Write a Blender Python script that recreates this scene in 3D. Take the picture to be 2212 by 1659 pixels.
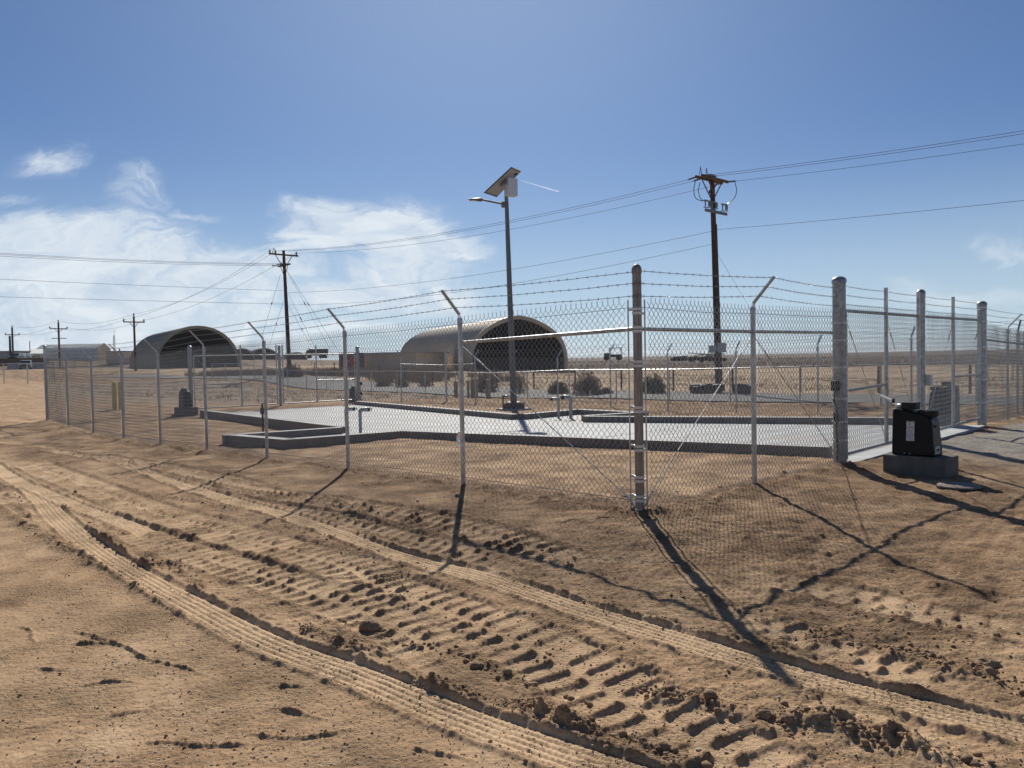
import bpy, math, random
import numpy as np
from mathutils import Vector, Matrix
random.seed(7)
S = bpy.context.scene
for o in list(bpy.data.objects): bpy.data.objects.remove(o)
# ------------------------------------------------------------------ camera
FPX = 1660.0; ROLL = .02; TP = .0328; EYE = 1.65
cs, sn = math.cos(ROLL), math.sin(ROLL); PIT = math.atan(TP)
Rv = Vector((1, 0, 0)); Fv = Vector((0, math.cos(PIT), -math.sin(PIT))); Uv = Vector((0, math.sin(PIT), math.cos(PIT)))
cd = bpy.data.cameras.new('camera'); cam = bpy.data.objects.new('camera', cd); S.collection.objects.link(cam)
cx_ = Rv*cs - Uv*sn; cy_ = Rv*sn + Uv*cs; cz_ = -Fv
cam.matrix_world = Matrix(((cx_.x, cy_.x, cz_.x, 0), (cx_.y, cy_.y, cz_.y, 0), (cx_.z, cy_.z, cz_.z, EYE), (0, 0, 0, 1)))
cd.sensor_width = 36; cd.lens = 36*FPX/2212; cd.clip_start = .05; cd.clip_end = 30000
S.camera = cam
# ------------------------------------------------------------------ exposure, sun, sky
S.view_settings.view_transform = 'Standard'; S.view_settings.look = 'None'
S.view_settings.exposure = 0.16; S.view_settings.gamma = 1; S.view_settings.use_curve_mapping = False
SUN_EL = math.radians(34.0); SUN_AZ = math.radians(-2.0)      # azimuth from +Y towards +X
sd = Vector((math.sin(SUN_AZ)*math.cos(SUN_EL), math.cos(SUN_AZ)*math.cos(SUN_EL), math.sin(SUN_EL)))
sl = bpy.data.lights.new('sun', 'SUN'); sl.energy = 5.0; sl.angle = math.radians(.5); sl.color = (1, .93, .82)
so = bpy.data.objects.new('sun', sl); S.collection.objects.link(so)
so.rotation_euler = (-sd).to_track_quat('-Z', 'Y').to_euler(); so.location = (0, 0, 50)
W = bpy.data.worlds.new('World'); S.world = W; W.use_nodes = True
nt = W.node_tree; N = nt.nodes; L = nt.links
for n in list(N): N.remove(n)
def nd(tree, t, **k):
    n = tree.nodes.new(t)
    for a, b in k.items(): setattr(n, a, b)
    return n
def math_(tree, op, a, b=None, c=None, clamp=False):
    n = tree.nodes.new('ShaderNodeMath'); n.operation = op; n.use_clamp = clamp
    for i, v in enumerate((a, b, c)):
        if v is None: continue
        if isinstance(v, (int, float)): n.inputs[i].default_value = v
        else: tree.links.new(v, n.inputs[i])
    return n.outputs[0]
out = nd(nt, 'ShaderNodeOutputWorld'); bg = nd(nt, 'ShaderNodeBackground'); bg.inputs[1].default_value = .0545
sky = nd(nt, 'ShaderNodeTexSky', sky_type='NISHITA', sun_disc=False)
sky.sun_elevation = SUN_EL; sky.sun_rotation = SUN_AZ; sky.altitude = 900; sky.air_density = 1.0; sky.dust_density = .25; sky.ozone_density = 6.0
tc = nd(nt, 'ShaderNodeTexCoord'); sep = nd(nt, 'ShaderNodeSeparateXYZ'); L.new(tc.outputs['Generated'], sep.inputs[0])
ymax = math_(nt, 'MAXIMUM', sep.outputs[1], .02)
u = math_(nt, 'DIVIDE', sep.outputs[0], ymax); v = math_(nt, 'DIVIDE', sep.outputs[2], ymax)
comb = nd(nt, 'ShaderNodeCombineXYZ'); L.new(u, comb.inputs[0]); L.new(v, comb.inputs[1])
def noise(tree, vec, scale, detail=6, rough=.55, dist=0.0):
    n = tree.nodes.new('ShaderNodeTexNoise'); n.inputs['Scale'].default_value = scale
    n.inputs['Detail'].default_value = detail; n.inputs['Roughness'].default_value = rough; n.inputs['Distortion'].default_value = dist
    if vec is not None: tree.links.new(vec, n.inputs['Vector'])
    return n
mp = nd(nt, 'ShaderNodeMapping'); mp.inputs['Scale'].default_value = (1, 1.9, 1); mp.inputs['Rotation'].default_value = (0, 0, -.25); L.new(comb.outputs[0], mp.inputs[0])
wn = noise(nt, mp.outputs[0], 3.2, 8, .6, .6)
wsub = nd(nt, 'ShaderNodeVectorMath', operation='SUBTRACT'); L.new(wn.outputs['Color'], wsub.inputs[0]); wsub.inputs[1].default_value = (.5, .5, .5)
wsc = nd(nt, 'ShaderNodeVectorMath', operation='MULTIPLY'); L.new(wsub.outputs[0], wsc.inputs[0]); wsc.inputs[1].default_value = (.26, .17, 0)
wadd = nd(nt, 'ShaderNodeVectorMath', operation='ADD'); L.new(comb.outputs[0], wadd.inputs[0]); L.new(wsc.outputs[0], wadd.inputs[1])
def uv(px, py):
    dx = (px-1106)/FPX; dy = (829.5-py)/FPX; a = dx*cs+dy*sn; b = dy*cs-dx*sn
    r = Fv + Rv*a + Uv*b; return (r.x/r.y, r.z/r.y)
blobs = [(60, 560, 350, 85, 1.7), (360, 610, 330, 80, 1.4), (-60, 690, 480, 80, 1.3), (480, 660, 260, 60, .8), (800, 500, 190, 85, 1.8), (700, 445, 120, 38, 1.2), (890, 560, 170, 60, 1.4),
         (800, 645, 250, 48, 1.45), (640, 560, 120, 30, .7), (100, 335, 85, 45, .55), (265, 428, 80, 65, .68), (10, 440, 75, 18, .5), (380, 480, 90, 20, .42), (250, 735, 520, 60, 1.25), (700, 720, 300, 30, .6),
         (2160, 535, 120, 28, .42), (2100, 640, 200, 40, .38), (1180, 700, 300, 40, .3)]
acc = None
for (px, py, rx, ry, wgt) in blobs:
    c = uv(px, py); s1 = nd(nt, 'ShaderNodeVectorMath', operation='SUBTRACT'); L.new(wadd.outputs[0], s1.inputs[0]); s1.inputs[1].default_value = (c[0], c[1], 0)
    s2 = nd(nt, 'ShaderNodeVectorMath', operation='MULTIPLY'); L.new(s1.outputs[0], s2.inputs[0]); s2.inputs[1].default_value = (FPX/rx, FPX/ry, 0)
    s3 = nd(nt, 'ShaderNodeVectorMath', operation='LENGTH'); L.new(s2.outputs[0], s3.inputs[0])
    m = nd(nt, 'ShaderNodeMapRange', interpolation_type='SMOOTHSTEP'); L.new(s3.outputs['Value'], m.inputs[0])
    m.inputs[1].default_value = 1.35; m.inputs[2].default_value = .2; m.inputs[3].default_value = 0; m.inputs[4].default_value = wgt
    acc = m.outputs[0] if acc is None else math_(nt, 'MAXIMUM', acc, m.outputs[0])
mp2 = nd(nt, 'ShaderNodeMapping'); mp2.inputs['Scale'].default_value = (1, 2.3, 1); mp2.inputs['Rotation'].default_value = (0, 0, -.2); L.new(wadd.outputs[0], mp2.inputs[0])
n2 = noise(nt, mp2.outputs[0], 9, 9, .62, .8)
tex = math_(nt, 'MULTIPLY_ADD', n2.outputs[0], 2.3, -.27)
n3w = noise(nt, mp2.outputs[0], 34, 7, .65, .5); tex = math_(nt, 'ADD', tex, math_(nt, 'MULTIPLY_ADD', n3w.outputs[0], .9, -.45))
den0 = math_(nt, 'MULTIPLY', acc, tex, clamp=True); dm_ = nd(nt, 'ShaderNodeMapRange', interpolation_type='SMOOTHSTEP'); L.new(den0, dm_.inputs[0]); dm_.inputs[1].default_value = .03; dm_.inputs[2].default_value = .95; dm_.inputs[4].default_value = .90; den = dm_.outputs[0]
front = nd(nt, 'ShaderNodeMapRange'); L.new(sep.outputs[1], front.inputs[0]); front.inputs[1].default_value = .05; front.inputs[2].default_value = .25
den = math_(nt, 'MULTIPLY', den, front.outputs[0])
# contrail: a thin straight streak between two directions
ca, cb = Vector((*uv(1122, 389), 0)), Vector((*uv(1207, 414), 0)); dv = (cb-ca); ln = dv.length; dv.normalize()
q = nd(nt, 'ShaderNodeVectorMath', operation='SUBTRACT'); L.new(comb.outputs[0], q.inputs[0]); q.inputs[1].default_value = ca
dt = nd(nt, 'ShaderNodeVectorMath', operation='DOT_PRODUCT'); L.new(q.outputs[0], dt.inputs[0]); dt.inputs[1].default_value = dv
dn = nd(nt, 'ShaderNodeVectorMath', operation='DOT_PRODUCT'); L.new(q.outputs[0], dn.inputs[0]); dn.inputs[1].default_value = (-dv.y, dv.x, 0)
wid = nd(nt, 'ShaderNodeMapRange'); L.new(math_(nt, 'ABSOLUTE', dn.outputs['Value']), wid.inputs[0]); wid.inputs[1].default_value = .0011; wid.inputs[2].default_value = .0003; wid.inputs[3].default_value = 0; wid.inputs[4].default_value = .85
t01 = math_(nt, 'DIVIDE', dt.outputs['Value'], ln)
ok = math_(nt, 'MULTIPLY', math_(nt, 'GREATER_THAN', t01, 0), math_(nt, 'LESS_THAN', t01, 1))
tr = math_(nt, 'MULTIPLY', math_(nt, 'MULTIPLY', wid.outputs[0], ok), math_(nt, 'POWER', math_(nt, 'MAXIMUM', t01, .001), .45))
tr = math_(nt, 'MULTIPLY', tr, front.outputs[0])
den = math_(nt, 'MAXIMUM', den, tr)
mixc = nd(nt, 'ShaderNodeMix', data_type='RGBA'); L.new(den, mixc.inputs[0]); 
gam = nd(nt, 'ShaderNodeGamma'); L.new(sky.outputs[0], gam.inputs[0]); gam.inputs[1].default_value = .92
tint = nd(nt, 'ShaderNodeMix', data_type='RGBA', blend_type='MULTIPLY'); tint.inputs[0].default_value = 1; L.new(gam.outputs[0], tint.inputs[6]); tint.inputs[7].default_value = (1.03, 1.13, 1.30, 1)
hz = nd(nt, 'ShaderNodeMapRange', interpolation_type='SMOOTHERSTEP'); L.new(sep.outputs[2], hz.inputs[0]); hz.inputs[1].default_value = .30; hz.inputs[2].default_value = -.06; hz.inputs[3].default_value = 0; hz.inputs[4].default_value = .75
sdn = nd(nt, 'ShaderNodeVectorMath', operation='DOT_PRODUCT'); L.new(tc.outputs['Generated'], sdn.inputs[0]); sdn.inputs[1].default_value = sd
gl = math_(nt, 'MULTIPLY', math_(nt, 'POWER', math_(nt, 'MAXIMUM', sdn.outputs['Value'], 0), 12.0), .40)
glm = nd(nt, 'ShaderNodeMix', data_type='RGBA'); L.new(gl, glm.inputs[0]); L.new(tint.outputs[2], glm.inputs[6]); glm.inputs[7].default_value = (7.2, 9.7, 13.4, 1)
hzm = nd(nt, 'ShaderNodeMix', data_type='RGBA'); L.new(hz.outputs[0], hzm.inputs[0]); L.new(glm.outputs[2], hzm.inputs[6]); hzm.inputs[7].default_value = (9.3, 11.6, 13.2, 1)
L.new(hzm.outputs[2], mixc.inputs[6]); ccol = nd(nt, 'ShaderNodeMix', data_type='RGBA'); cn = nd(nt, 'ShaderNodeMapRange'); L.new(n2.outputs[0], cn.inputs[0]); cn.inputs[1].default_value = .38; cn.inputs[2].default_value = .62; L.new(cn.outputs[0], ccol.inputs[0]); ccol.inputs[6].default_value = (9.6, 11.2, 13.2, 1); ccol.inputs[7].default_value = (13.2, 14.2, 15.0, 1); L.new(ccol.outputs[2], mixc.inputs[7])
L.new(mixc.outputs[2], bg.inputs[0]); L.new(bg.outputs[0], out.inputs[0])
# ------------------------------------------------------------------ helpers
def ray(px, py):
    dx = (px-1106)/FPX; dy = (829.5-py)/FPX; a = dx*cs+dy*sn; b = dy*cs-dx*sn
    return Fv + Rv*a + Uv*b
def at(px, py, z=0.0):
    r = ray(px, py); t = (z-EYE)/r.z; return Vector((r.x*t, r.y*t, z))
def dep(px, py, Y):
    r = ray(px, py); t = Y/r.y; return Vector((r.x*t, Y, EYE+r.z*t))
# terrain control points
CP = []
for (px, py, Y) in [(1383, 1107, 7.91), (1002, 1050, 10.03), (753, 1015, 12.15), (578, 993, 14.27), (448, 977, 16.39), (348, 963, 18.51), (268, 948, 20.63), (203, 936, 22.75), (149, 920, 24.87), (103, 908, 26.99),
                    (1627, 1048, 9.47), (1815, 997, 11.09), (2122, 921, 16.6), (2177, 909, 18.5), (414, 887, 30.38), (607, 876, 32.94), (775, 870, 35.55), (870, 868, 37.4), (951, 868, 39.3), (1026, 868, 37.6),
                    (1207, 882, 33.4), (1444, 887, 29.2), (1593, 892, 27), (1769, 894, 25), (1110, 885, 29.0), (1553, 847, 44), (626, 812, 82), (1014, 801, 102), (1227, 806, 107), (430, 795, 142), (840, 808, 104),
                    (55, 798, 150), (160, 778, 230), (10, 830, 76), (60, 828, 76), (255, 884, 34), (818, 845, 56), (1445, 864, 37), (1110, 860, 45)]:
    p = dep(px, py, Y); CP.append((p.x, p.y, p.z))
CP += [(0, 2.5, -.13), (-3, 4, -.13), (3, 4, -.11), (2, 6, -.06), (-2, 6.5, -.09), (5.2, 8, -.02), (7, 6, -.03), (-6, 9, -.11), (-11, 13, -.22), (-16, 18, -.25), (0, -8, -.1), (12, -5, -.1), (-12, -5, -.1), (-10, 4, -.15),
       (9, 12, .02), (12, 15, .04), (14, 21, -.1), (20, 30, -.4), (40, 60, -.6), (60, 20, -.4), (120, 160, -.7), (20, 200, -.7), (60, 400, -.8), (300, 400, -.9), (-20, 260, -.3), (-300, 420, 4.0), (-150, 300, 3.6), (-60, 30, .1), (0, 1200, -.9), (-600, 1200, 2.0), (600, 900, -.9),
       (5, 18, .02), (0, 22, -.12), (-6, 26, -.2), (8, 22, -.1), (1, 30, -.3)]
for (px, py, Y) in [(618, 968, 15.6), (868, 952, 16.2), (1200, 975, 13.8), (1500, 988, 12.4), (1700, 994, 11.7), (480, 958, 17.3), (500, 957, 17.0), (560, 915, 24), (432, 902, 29), (700, 964, 15.9)]:
    p = dep(px, py, Y); CP.append((p.x, p.y, p.z))
CP += [(5.5, 9.7, -.03), (5.0, 10.0, -.02), (6.0, 9.3, -.03)]
CP = np.array(CP)
def T(x, y):
    x = np.asarray(x, float); y = np.asarray(y, float); num = np.zeros(x.shape); dn_ = np.zeros(x.shape)
    for (a, b, z) in CP:
        sc = (.35+.05*math.hypot(a, b))**2
        w = 1/((x-a)**2+(y-b)**2+sc)**2.2; w *= sc**.9
        num += w*z; dn_ += w
    return num/dn_
def Tz(x, y): return float(T(np.array([x]), np.array([y]))[0])
_rs = np.random.RandomState(3); _perm = _rs.permutation(4096); _g = _rs.rand(4096)*2*math.pi
_gx, _gy = np.cos(_g), np.sin(_g)
def perlin(x, y, seed=0):
    xi = np.floor(x).astype(np.int64); yi = np.floor(y).astype(np.int64); xf = x-xi; yf = y-yi
    def h(a, b): return _perm[(_perm[(a+seed*57) & 4095]+b) & 4095]
    def g(a, b, fx, fy):
        k = h(a, b); return _gx[k]*fx+_gy[k]*fy
    uu = xf*xf*xf*(xf*(xf*6-15)+10); vv = yf*yf*yf*(yf*(yf*6-15)+10)
    a = g(xi, yi, xf, yf)*(1-uu)+g(xi+1, yi, xf-1, yf)*uu
    b = g(xi, yi+1, xf, yf-1)*(1-uu)+g(xi+1, yi+1, xf-1, yf-1)*uu
    return (a*(1-vv)+b*vv)*1.4
def fbm(x, y, f, o=4, seed=0, g=.5):
    r = 0; a = 1
    for i in range(o):
        r = r+a*perlin(x*f, y*f, seed+i); f *= 2.03; a *= g
    return r
class MB:
    def __init__(s): s.v = []; s.f = []; s.n = 0
    def add(s, v, f):
        s.v.append(np.asarray(v, float).reshape(-1, 3)); s.f += [tuple(i+s.n for i in q) for q in f]; s.n += len(s.v[-1]); return s
    def box(s, c, size, rz=0, M=None):
        hx, hy, hz = size[0]/2, size[1]/2, size[2]/2
        v = np.array([(x, y, z) for x in (-hx, hx) for y in (-hy, hy) for z in (-hz, hz)])
        if M is not None: v = v @ np.array(M).T
        if rz:
            c_, s_ = math.cos(rz), math.sin(rz); v = v @ np.array([[c_, s_, 0], [-s_, c_, 0], [0, 0, 1]])
        return s.add(v+np.array(c), [(0, 1, 3, 2), (4, 6, 7, 5), (0, 4, 5, 1), (2, 3, 7, 6), (0, 2, 6, 4), (1, 5, 7, 3)])
    def tube(s, pts, r, n=8, caps=True):
        P = [Vector(p) for p in pts]; R = r if hasattr(r, '__len__') else [r]*len(P); V = []; up = None
        for i, p in enumerate(P):
            t = (P[min(i+1, len(P)-1)]-P[max(i-1, 0)]).normalized()
            if up is None: up = Vector((0, 0, 1)) if abs(t.z) < .9 else Vector((1, 0, 0))
            a = t.cross(up).normalized(); b = a.cross(t).normalized(); up = b
            for k in range(n):
                an = 2*math.pi*k/n; V.append(p+a*math.cos(an)*R[i]+b*math.sin(an)*R[i])
        F = [(i*n+k, i*n+(k+1) % n, (i+1)*n+(k+1) % n, (i+1)*n+k) for i in range(len(P)-1) for k in range(n)]
        if caps: F += [tuple(range(n))[::-1], tuple(range((len(P)-1)*n, len(P)*n))]
        return s.add(V, F)
    def bar(s, a, b, w, h):
        a, b = Vector(a), Vector(b); t = (b-a).normalized(); up = Vector((0, 0, 1)) if abs(t.z) < .95 else Vector((0, 1, 0))
        x = t.cross(up).normalized(); y = x.cross(t); V = [q+x*i*w/2+y*j*h/2 for q in (a, b) for i, j in ((-1, -1), (1, -1), (1, 1), (-1, 1))]
        return s.add(V, [(0, 1, 2, 3)[::-1], (4, 5, 6, 7), (0, 1, 5, 4), (1, 2, 6, 5), (2, 3, 7, 6), (3, 0, 4, 7)])
    def lathe(s, c, prof, n=20, axis='z'):
        V = []
        for (r, z) in prof:
            for k in range(n):
                an = 2*math.pi*k/n; a, b = r*math.cos(an), r*math.sin(an)
                V.append({'z': (a, b, z), 'x': (z, a, b), 'y': (b, z, a)}[axis])
        F = [(i*n+k, i*n+(k+1) % n, (i+1)*n+(k+1) % n, (i+1)*n+k) for i in range(len(prof)-1) for k in range(n)]
        F += [tuple(range(n))[::-1], tuple(range((len(prof)-1)*n, len(prof)*n))]
        return s.add(np.array(V)+np.array(c), F)
    def prism(s, poly, z0, z1, M=None, off=(0, 0, 0)):
        n = len(poly); V = np.array([(x, y, z0) for x, y in poly]+[(x, y, z1) for x, y in poly])
        if M is not None: V = V @ np.array(M).T
        return s.add(V+np.array(off), [tuple(range(n))[::-1], tuple(range(n, 2*n))]+[(i, (i+1) % n, n+(i+1) % n, n+i) for i in range(n)])
    def build(s, name, m, parent=None, smooth=False, bevel=0, loc=None):
        me = bpy.data.meshes.new(name); V = np.vstack(s.v); 
        o = bpy.data.objects.new(name, me); S.collection.objects.link(o)
        if parent is not None:
            o.parent = parent
            if not s.__dict__.get('local'): V = V-np.array(wloc(parent))
        elif loc is not None:
            o.location = loc
            if not s.__dict__.get('local'): V = V-np.array(loc)
        me.from_pydata(V.tolist(), [], s.f); me.materials.append(m)
        if smooth: me.polygons.foreach_set('use_smooth', [True]*len(me.polygons))
        me.update()
        if smooth == 'auto' or smooth is True:
            try: me.set_sharp_from_angle(angle=math.radians(40))
            except Exception: pass
        if bevel:
            b = o.modifiers.new('bevel', 'BEVEL'); b.width = bevel; b.segments = 2; b.limit_method = 'ANGLE'
        return o
    def loc_(s): s.local = True; return s
def wloc(o):
    v = Vector(o.location)
    while o.parent: o = o.parent; v = v+Vector(o.location)
    return v
def tag(o, label=None, cat=None, group=None, kind=None):
    if label: o['label'] = label
    if cat: o['category'] = cat
    if group: o['group'] = group
    if kind: o['kind'] = kind
    return o
def empty(name, loc, label, cat, group=None, rz=0):
    o = bpy.data.objects.new(name, None); S.collection.objects.link(o); o.location = loc; o.rotation_euler = (0, 0, rz); o.empty_display_size = .2
    return tag(o, label, cat, group)
def grid_mesh(name, V, F, m, smooth=True):
    me = bpy.data.meshes.new(name); V = np.asarray(V, dtype=np.float32); F = np.asarray(F, dtype=np.int32); k = F.shape[1]
    me.vertices.add(len(V)); me.vertices.foreach_set('co', V.ravel()); me.loops.add(F.size); me.loops.foreach_set('vertex_index', F.ravel())
    me.polygons.add(len(F)); me.polygons.foreach_set('loop_start', np.arange(0, F.size, k, dtype=np.int32)); me.polygons.foreach_set('loop_total', np.full(len(F), k, dtype=np.int32))
    if smooth: me.polygons.foreach_set('use_smooth', np.ones(len(F), dtype=bool))
    me.update(calc_edges=True); me.materials.append(m)
    return me
# ------------------------------------------------------------------ materials
def mat(name, col=(.5, .5, .5), rough=.7, metal=0.0, var=.15, scale=8.0, bump=0.0, bscale=40.0, col2=None, spec=.5, stretch=None, coat=0):
    m = bpy.data.materials.new(name); m.use_nodes = True; t = m.node_tree; b = t.nodes['Principled BSDF']
    tcn = nd(t, 'ShaderNodeTexCoord'); vec = tcn.outputs['Object']
    if stretch:
        mm = nd(t, 'ShaderNodeMapping'); mm.inputs['Scale'].default_value = stretch; t.links.new(vec, mm.inputs[0]); vec = mm.outputs[0]
    n = noise(t, vec, scale, 7, .6); mx = nd(t, 'ShaderNodeMix', data_type='RGBA')
    r = nd(t, 'ShaderNodeMapRange'); t.links.new(n.outputs[0], r.inputs[0]); r.inputs[1].default_value = .32; r.inputs[2].default_value = .68
    t.links.new(r.outputs[0], mx.inputs[0]); c2 = col2 or tuple(min(1, c*(1+var)) for c in col); c1 = col if col2 else tuple(c*(1-var) for c in col)
    mx.inputs[6].default_value = (*c1, 1); mx.inputs[7].default_value = (*c2, 1); t.links.new(mx.outputs[2], b.inputs['Base Color'])
    b.inputs['Roughness'].default_value = rough; b.inputs['Metallic'].default_value = metal; b.inputs['Specular IOR Level'].default_value = spec
    if coat: b.inputs['Coat Weight'].default_value = coat; b.inputs['Coat Roughness'].default_value = .15
    rr = nd(t, 'ShaderNodeMapRange'); n3 = noise(t, vec, scale*2.3, 4); t.links.new(n3.outputs[0], rr.inputs[0]); rr.inputs[3].default_value = max(0, rough-.12); rr.inputs[4].default_value = min(1, rough+.12); t.links.new(rr.outputs[0], b.inputs['Roughness'])
    if bump:
        bn = noise(t, vec, bscale, 6, .6); bp = nd(t, 'ShaderNodeBump'); bp.inputs['Strength'].default_value = bump; bp.inputs['Distance'].default_value = .01
        t.links.new(bn.outputs[0], bp.inputs['Height']); t.links.new(bp.outputs[0], b.inputs['Normal'])
    return m
M_galv = mat('galvanised_steel', (.50, .51, .51), .42, .85, .3, 14, .15, 60)
M_wire = mat('galvanised_wire', (.32, .33, .335), .5, .7, .1, 30)
M_pipe = mat('weathered_steel_pipe', (.27, .245, .215), .5, .55, .45, 3, .1, 40, stretch=(30, 30, 1.5))
M_band = mat('bright_zinc_band', (.62, .62, .6), .45, .6, .12, 20)
M_thick = mat('mottled_galvanised_post', (.35, .36, .36), .45, .7, .35, 18, .2, 30)
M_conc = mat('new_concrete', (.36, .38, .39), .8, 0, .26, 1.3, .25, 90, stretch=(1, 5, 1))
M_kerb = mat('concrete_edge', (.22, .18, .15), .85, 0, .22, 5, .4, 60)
M_block = mat('grey_concrete_block', (.115, .11, .10), .85, 0, .25, 6, .5, 50)
M_black = mat('gloss_black_plastic', (.005, .005, .0055), .42, 0, .2, 6, spec=.28)
M_blackm = mat('matt_black', (.01, .01, .01), .6, 0, .2, 10)
M_white = mat('white_sticker', (.72, .72, .73), .5, 0, .03, 10)
M_red = mat('red_print', (.5, .03, .03), .5, 0, .05, 10)
M_ink = mat('grey_print', (.20, .2, .21), .5, 0, .1, 10)
M_grey = mat('grey_box', (.42, .44, .45), .5, .1, .08, 10)
M_rust = mat('rusty_pipe', (.10, .05, .028), .75, .3, .4, 20, .4, 60)
M_pvc = mat('weathered_grey_pipe', (.36, .37, .36), .5, .4, .25, 12)
M_wood = mat('tarred_pole_wood', (.07, .04, .026), .8, 0, .5, 5, .5, 30, stretch=(14, 14, .5))
M_arm = mat('crossarm_wood', (.12, .07, .04), .8, 0, .3, 6)
M_porc = mat('dark_insulator', (.05, .05, .05), .35, 0, .2, 10)
M_line = mat('overhead_cable', (.05, .055, .06), .6, .3, .1, 3)
M_lamp = mat('lamp_pole_grey', (.17, .18, .18), .5, .5, .2, 8)
M_lampw = mat('white_painted_box', (.62, .66, .70), .5, 0, .08, 8)
M_lens = mat('lamp_lens', (.6, .58, .52), .3, 0, .05, 8)
M_panelb = mat('solar_panel_back', (.45, .43, .40), .6, 0, .08, 6)
M_panelf = mat('solar_cell', (.015, .02, .05), .15, 0, .2, 20)
M_yel = mat('faded_yellow_paint', (.72, .58, .12), .7, 0, .15, 6)
M_tanp = mat('tan_paint', (.42, .33, .22), .8, 0, .12, 6)
M_hang = mat('tan_corrugated_steel', (.44, .38, .28), .6, .1, .12, .25)
M_hangd = mat('grey_green_corrugated_steel', (.25, .24, .18), .65, .1, .12, .25)
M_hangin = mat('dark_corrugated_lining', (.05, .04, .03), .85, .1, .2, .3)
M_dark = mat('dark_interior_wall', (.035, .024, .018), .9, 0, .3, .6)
M_wallt = mat('tan_block_wall', (.66, .54, .40), .9, 0, .1, .8)
M_roofw = mat('pale_metal_roof', (.88, .86, .78), .5, 0, .08, .5)
M_bgrey = mat('grey_building_wall', (.42, .39, .35), .8, 0, .12, .3)
M_asph = mat('worn_asphalt', (.115, .115, .115), .9, 0, .18, .8, .3, 30)
M_tire = mat('tyre_rubber', (.018, .018, .018), .8, 0, .2, 8)
M_glass = mat('dark_window', (.02, .022, .025), .12, 0, .1, 4)
M_carw = mat('pale_car_paint', (.22, .23, .225), .3, .2, .05, 4, coat=.5)
M_card = mat('dark_car_paint', (.04, .045, .05), .3, .2, .05, 4, coat=.5)
M_mach = mat('dark_machine_paint', (.03, .035, .028), .6, .1, .3, 3)
M_pink = mat('faded_red_container', (.16, .07, .07), .75, 0, .2, 1.0)
M_signr = mat('red_sign', (.45, .02, .03), .5, 0, .05, 5)
M_leaf = mat('dusty_green_leaf', (.10, .11, .05), .8, 0, .3, 3, col2=(.18, .18, .09))
M_dry = mat('dry_grass_blade', (.26, .19, .115), .9, 0, .3, 2, col2=(.38, .29, .18))
M_drybr = mat('dead_brush_twig', (.24, .18, .125), .9, 0, .3, 2, col2=(.38, .29, .20))
M_stem = mat('shrub_stem', (.08, .06, .04), .9, 0, .2, 5)
M_clod = mat('earth_clod', (.21, .13, .072), .95, 0, .35, 12, .8, 90, col2=(.36, .235, .135))
M_rock = mat('pale_pebble', (.42, .36, .28), .85, 0, .3, 30)
def sanded(m, amt):
    t = m.node_tree; b = t.nodes['Principled BSDF']; src = b.inputs['Base Color'].links[0].from_socket; g = nd(t, 'ShaderNodeNewGeometry'); n = noise(t, g.outputs['Position'], .55, 9, .72, .8)
    r = nd(t, 'ShaderNodeMapRange'); t.links.new(n.outputs[0], r.inputs[0]); r.inputs[1].default_value = .50; r.inputs[2].default_value = .70; r.inputs[4].default_value = amt
    k = nd(t, 'ShaderNodeMix', data_type='RGBA'); t.links.new(r.outputs[0], k.inputs[0]); t.links.new(src, k.inputs[6]); k.inputs[7].default_value = (.34, .25, .16, 1); t.links.new(k.outputs[2], b.inputs['Base Color'])
sanded(M_conc, .5); sanded(M_block, .4); sanded(M_kerb, .5); sanded(M_asph, .35)
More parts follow.
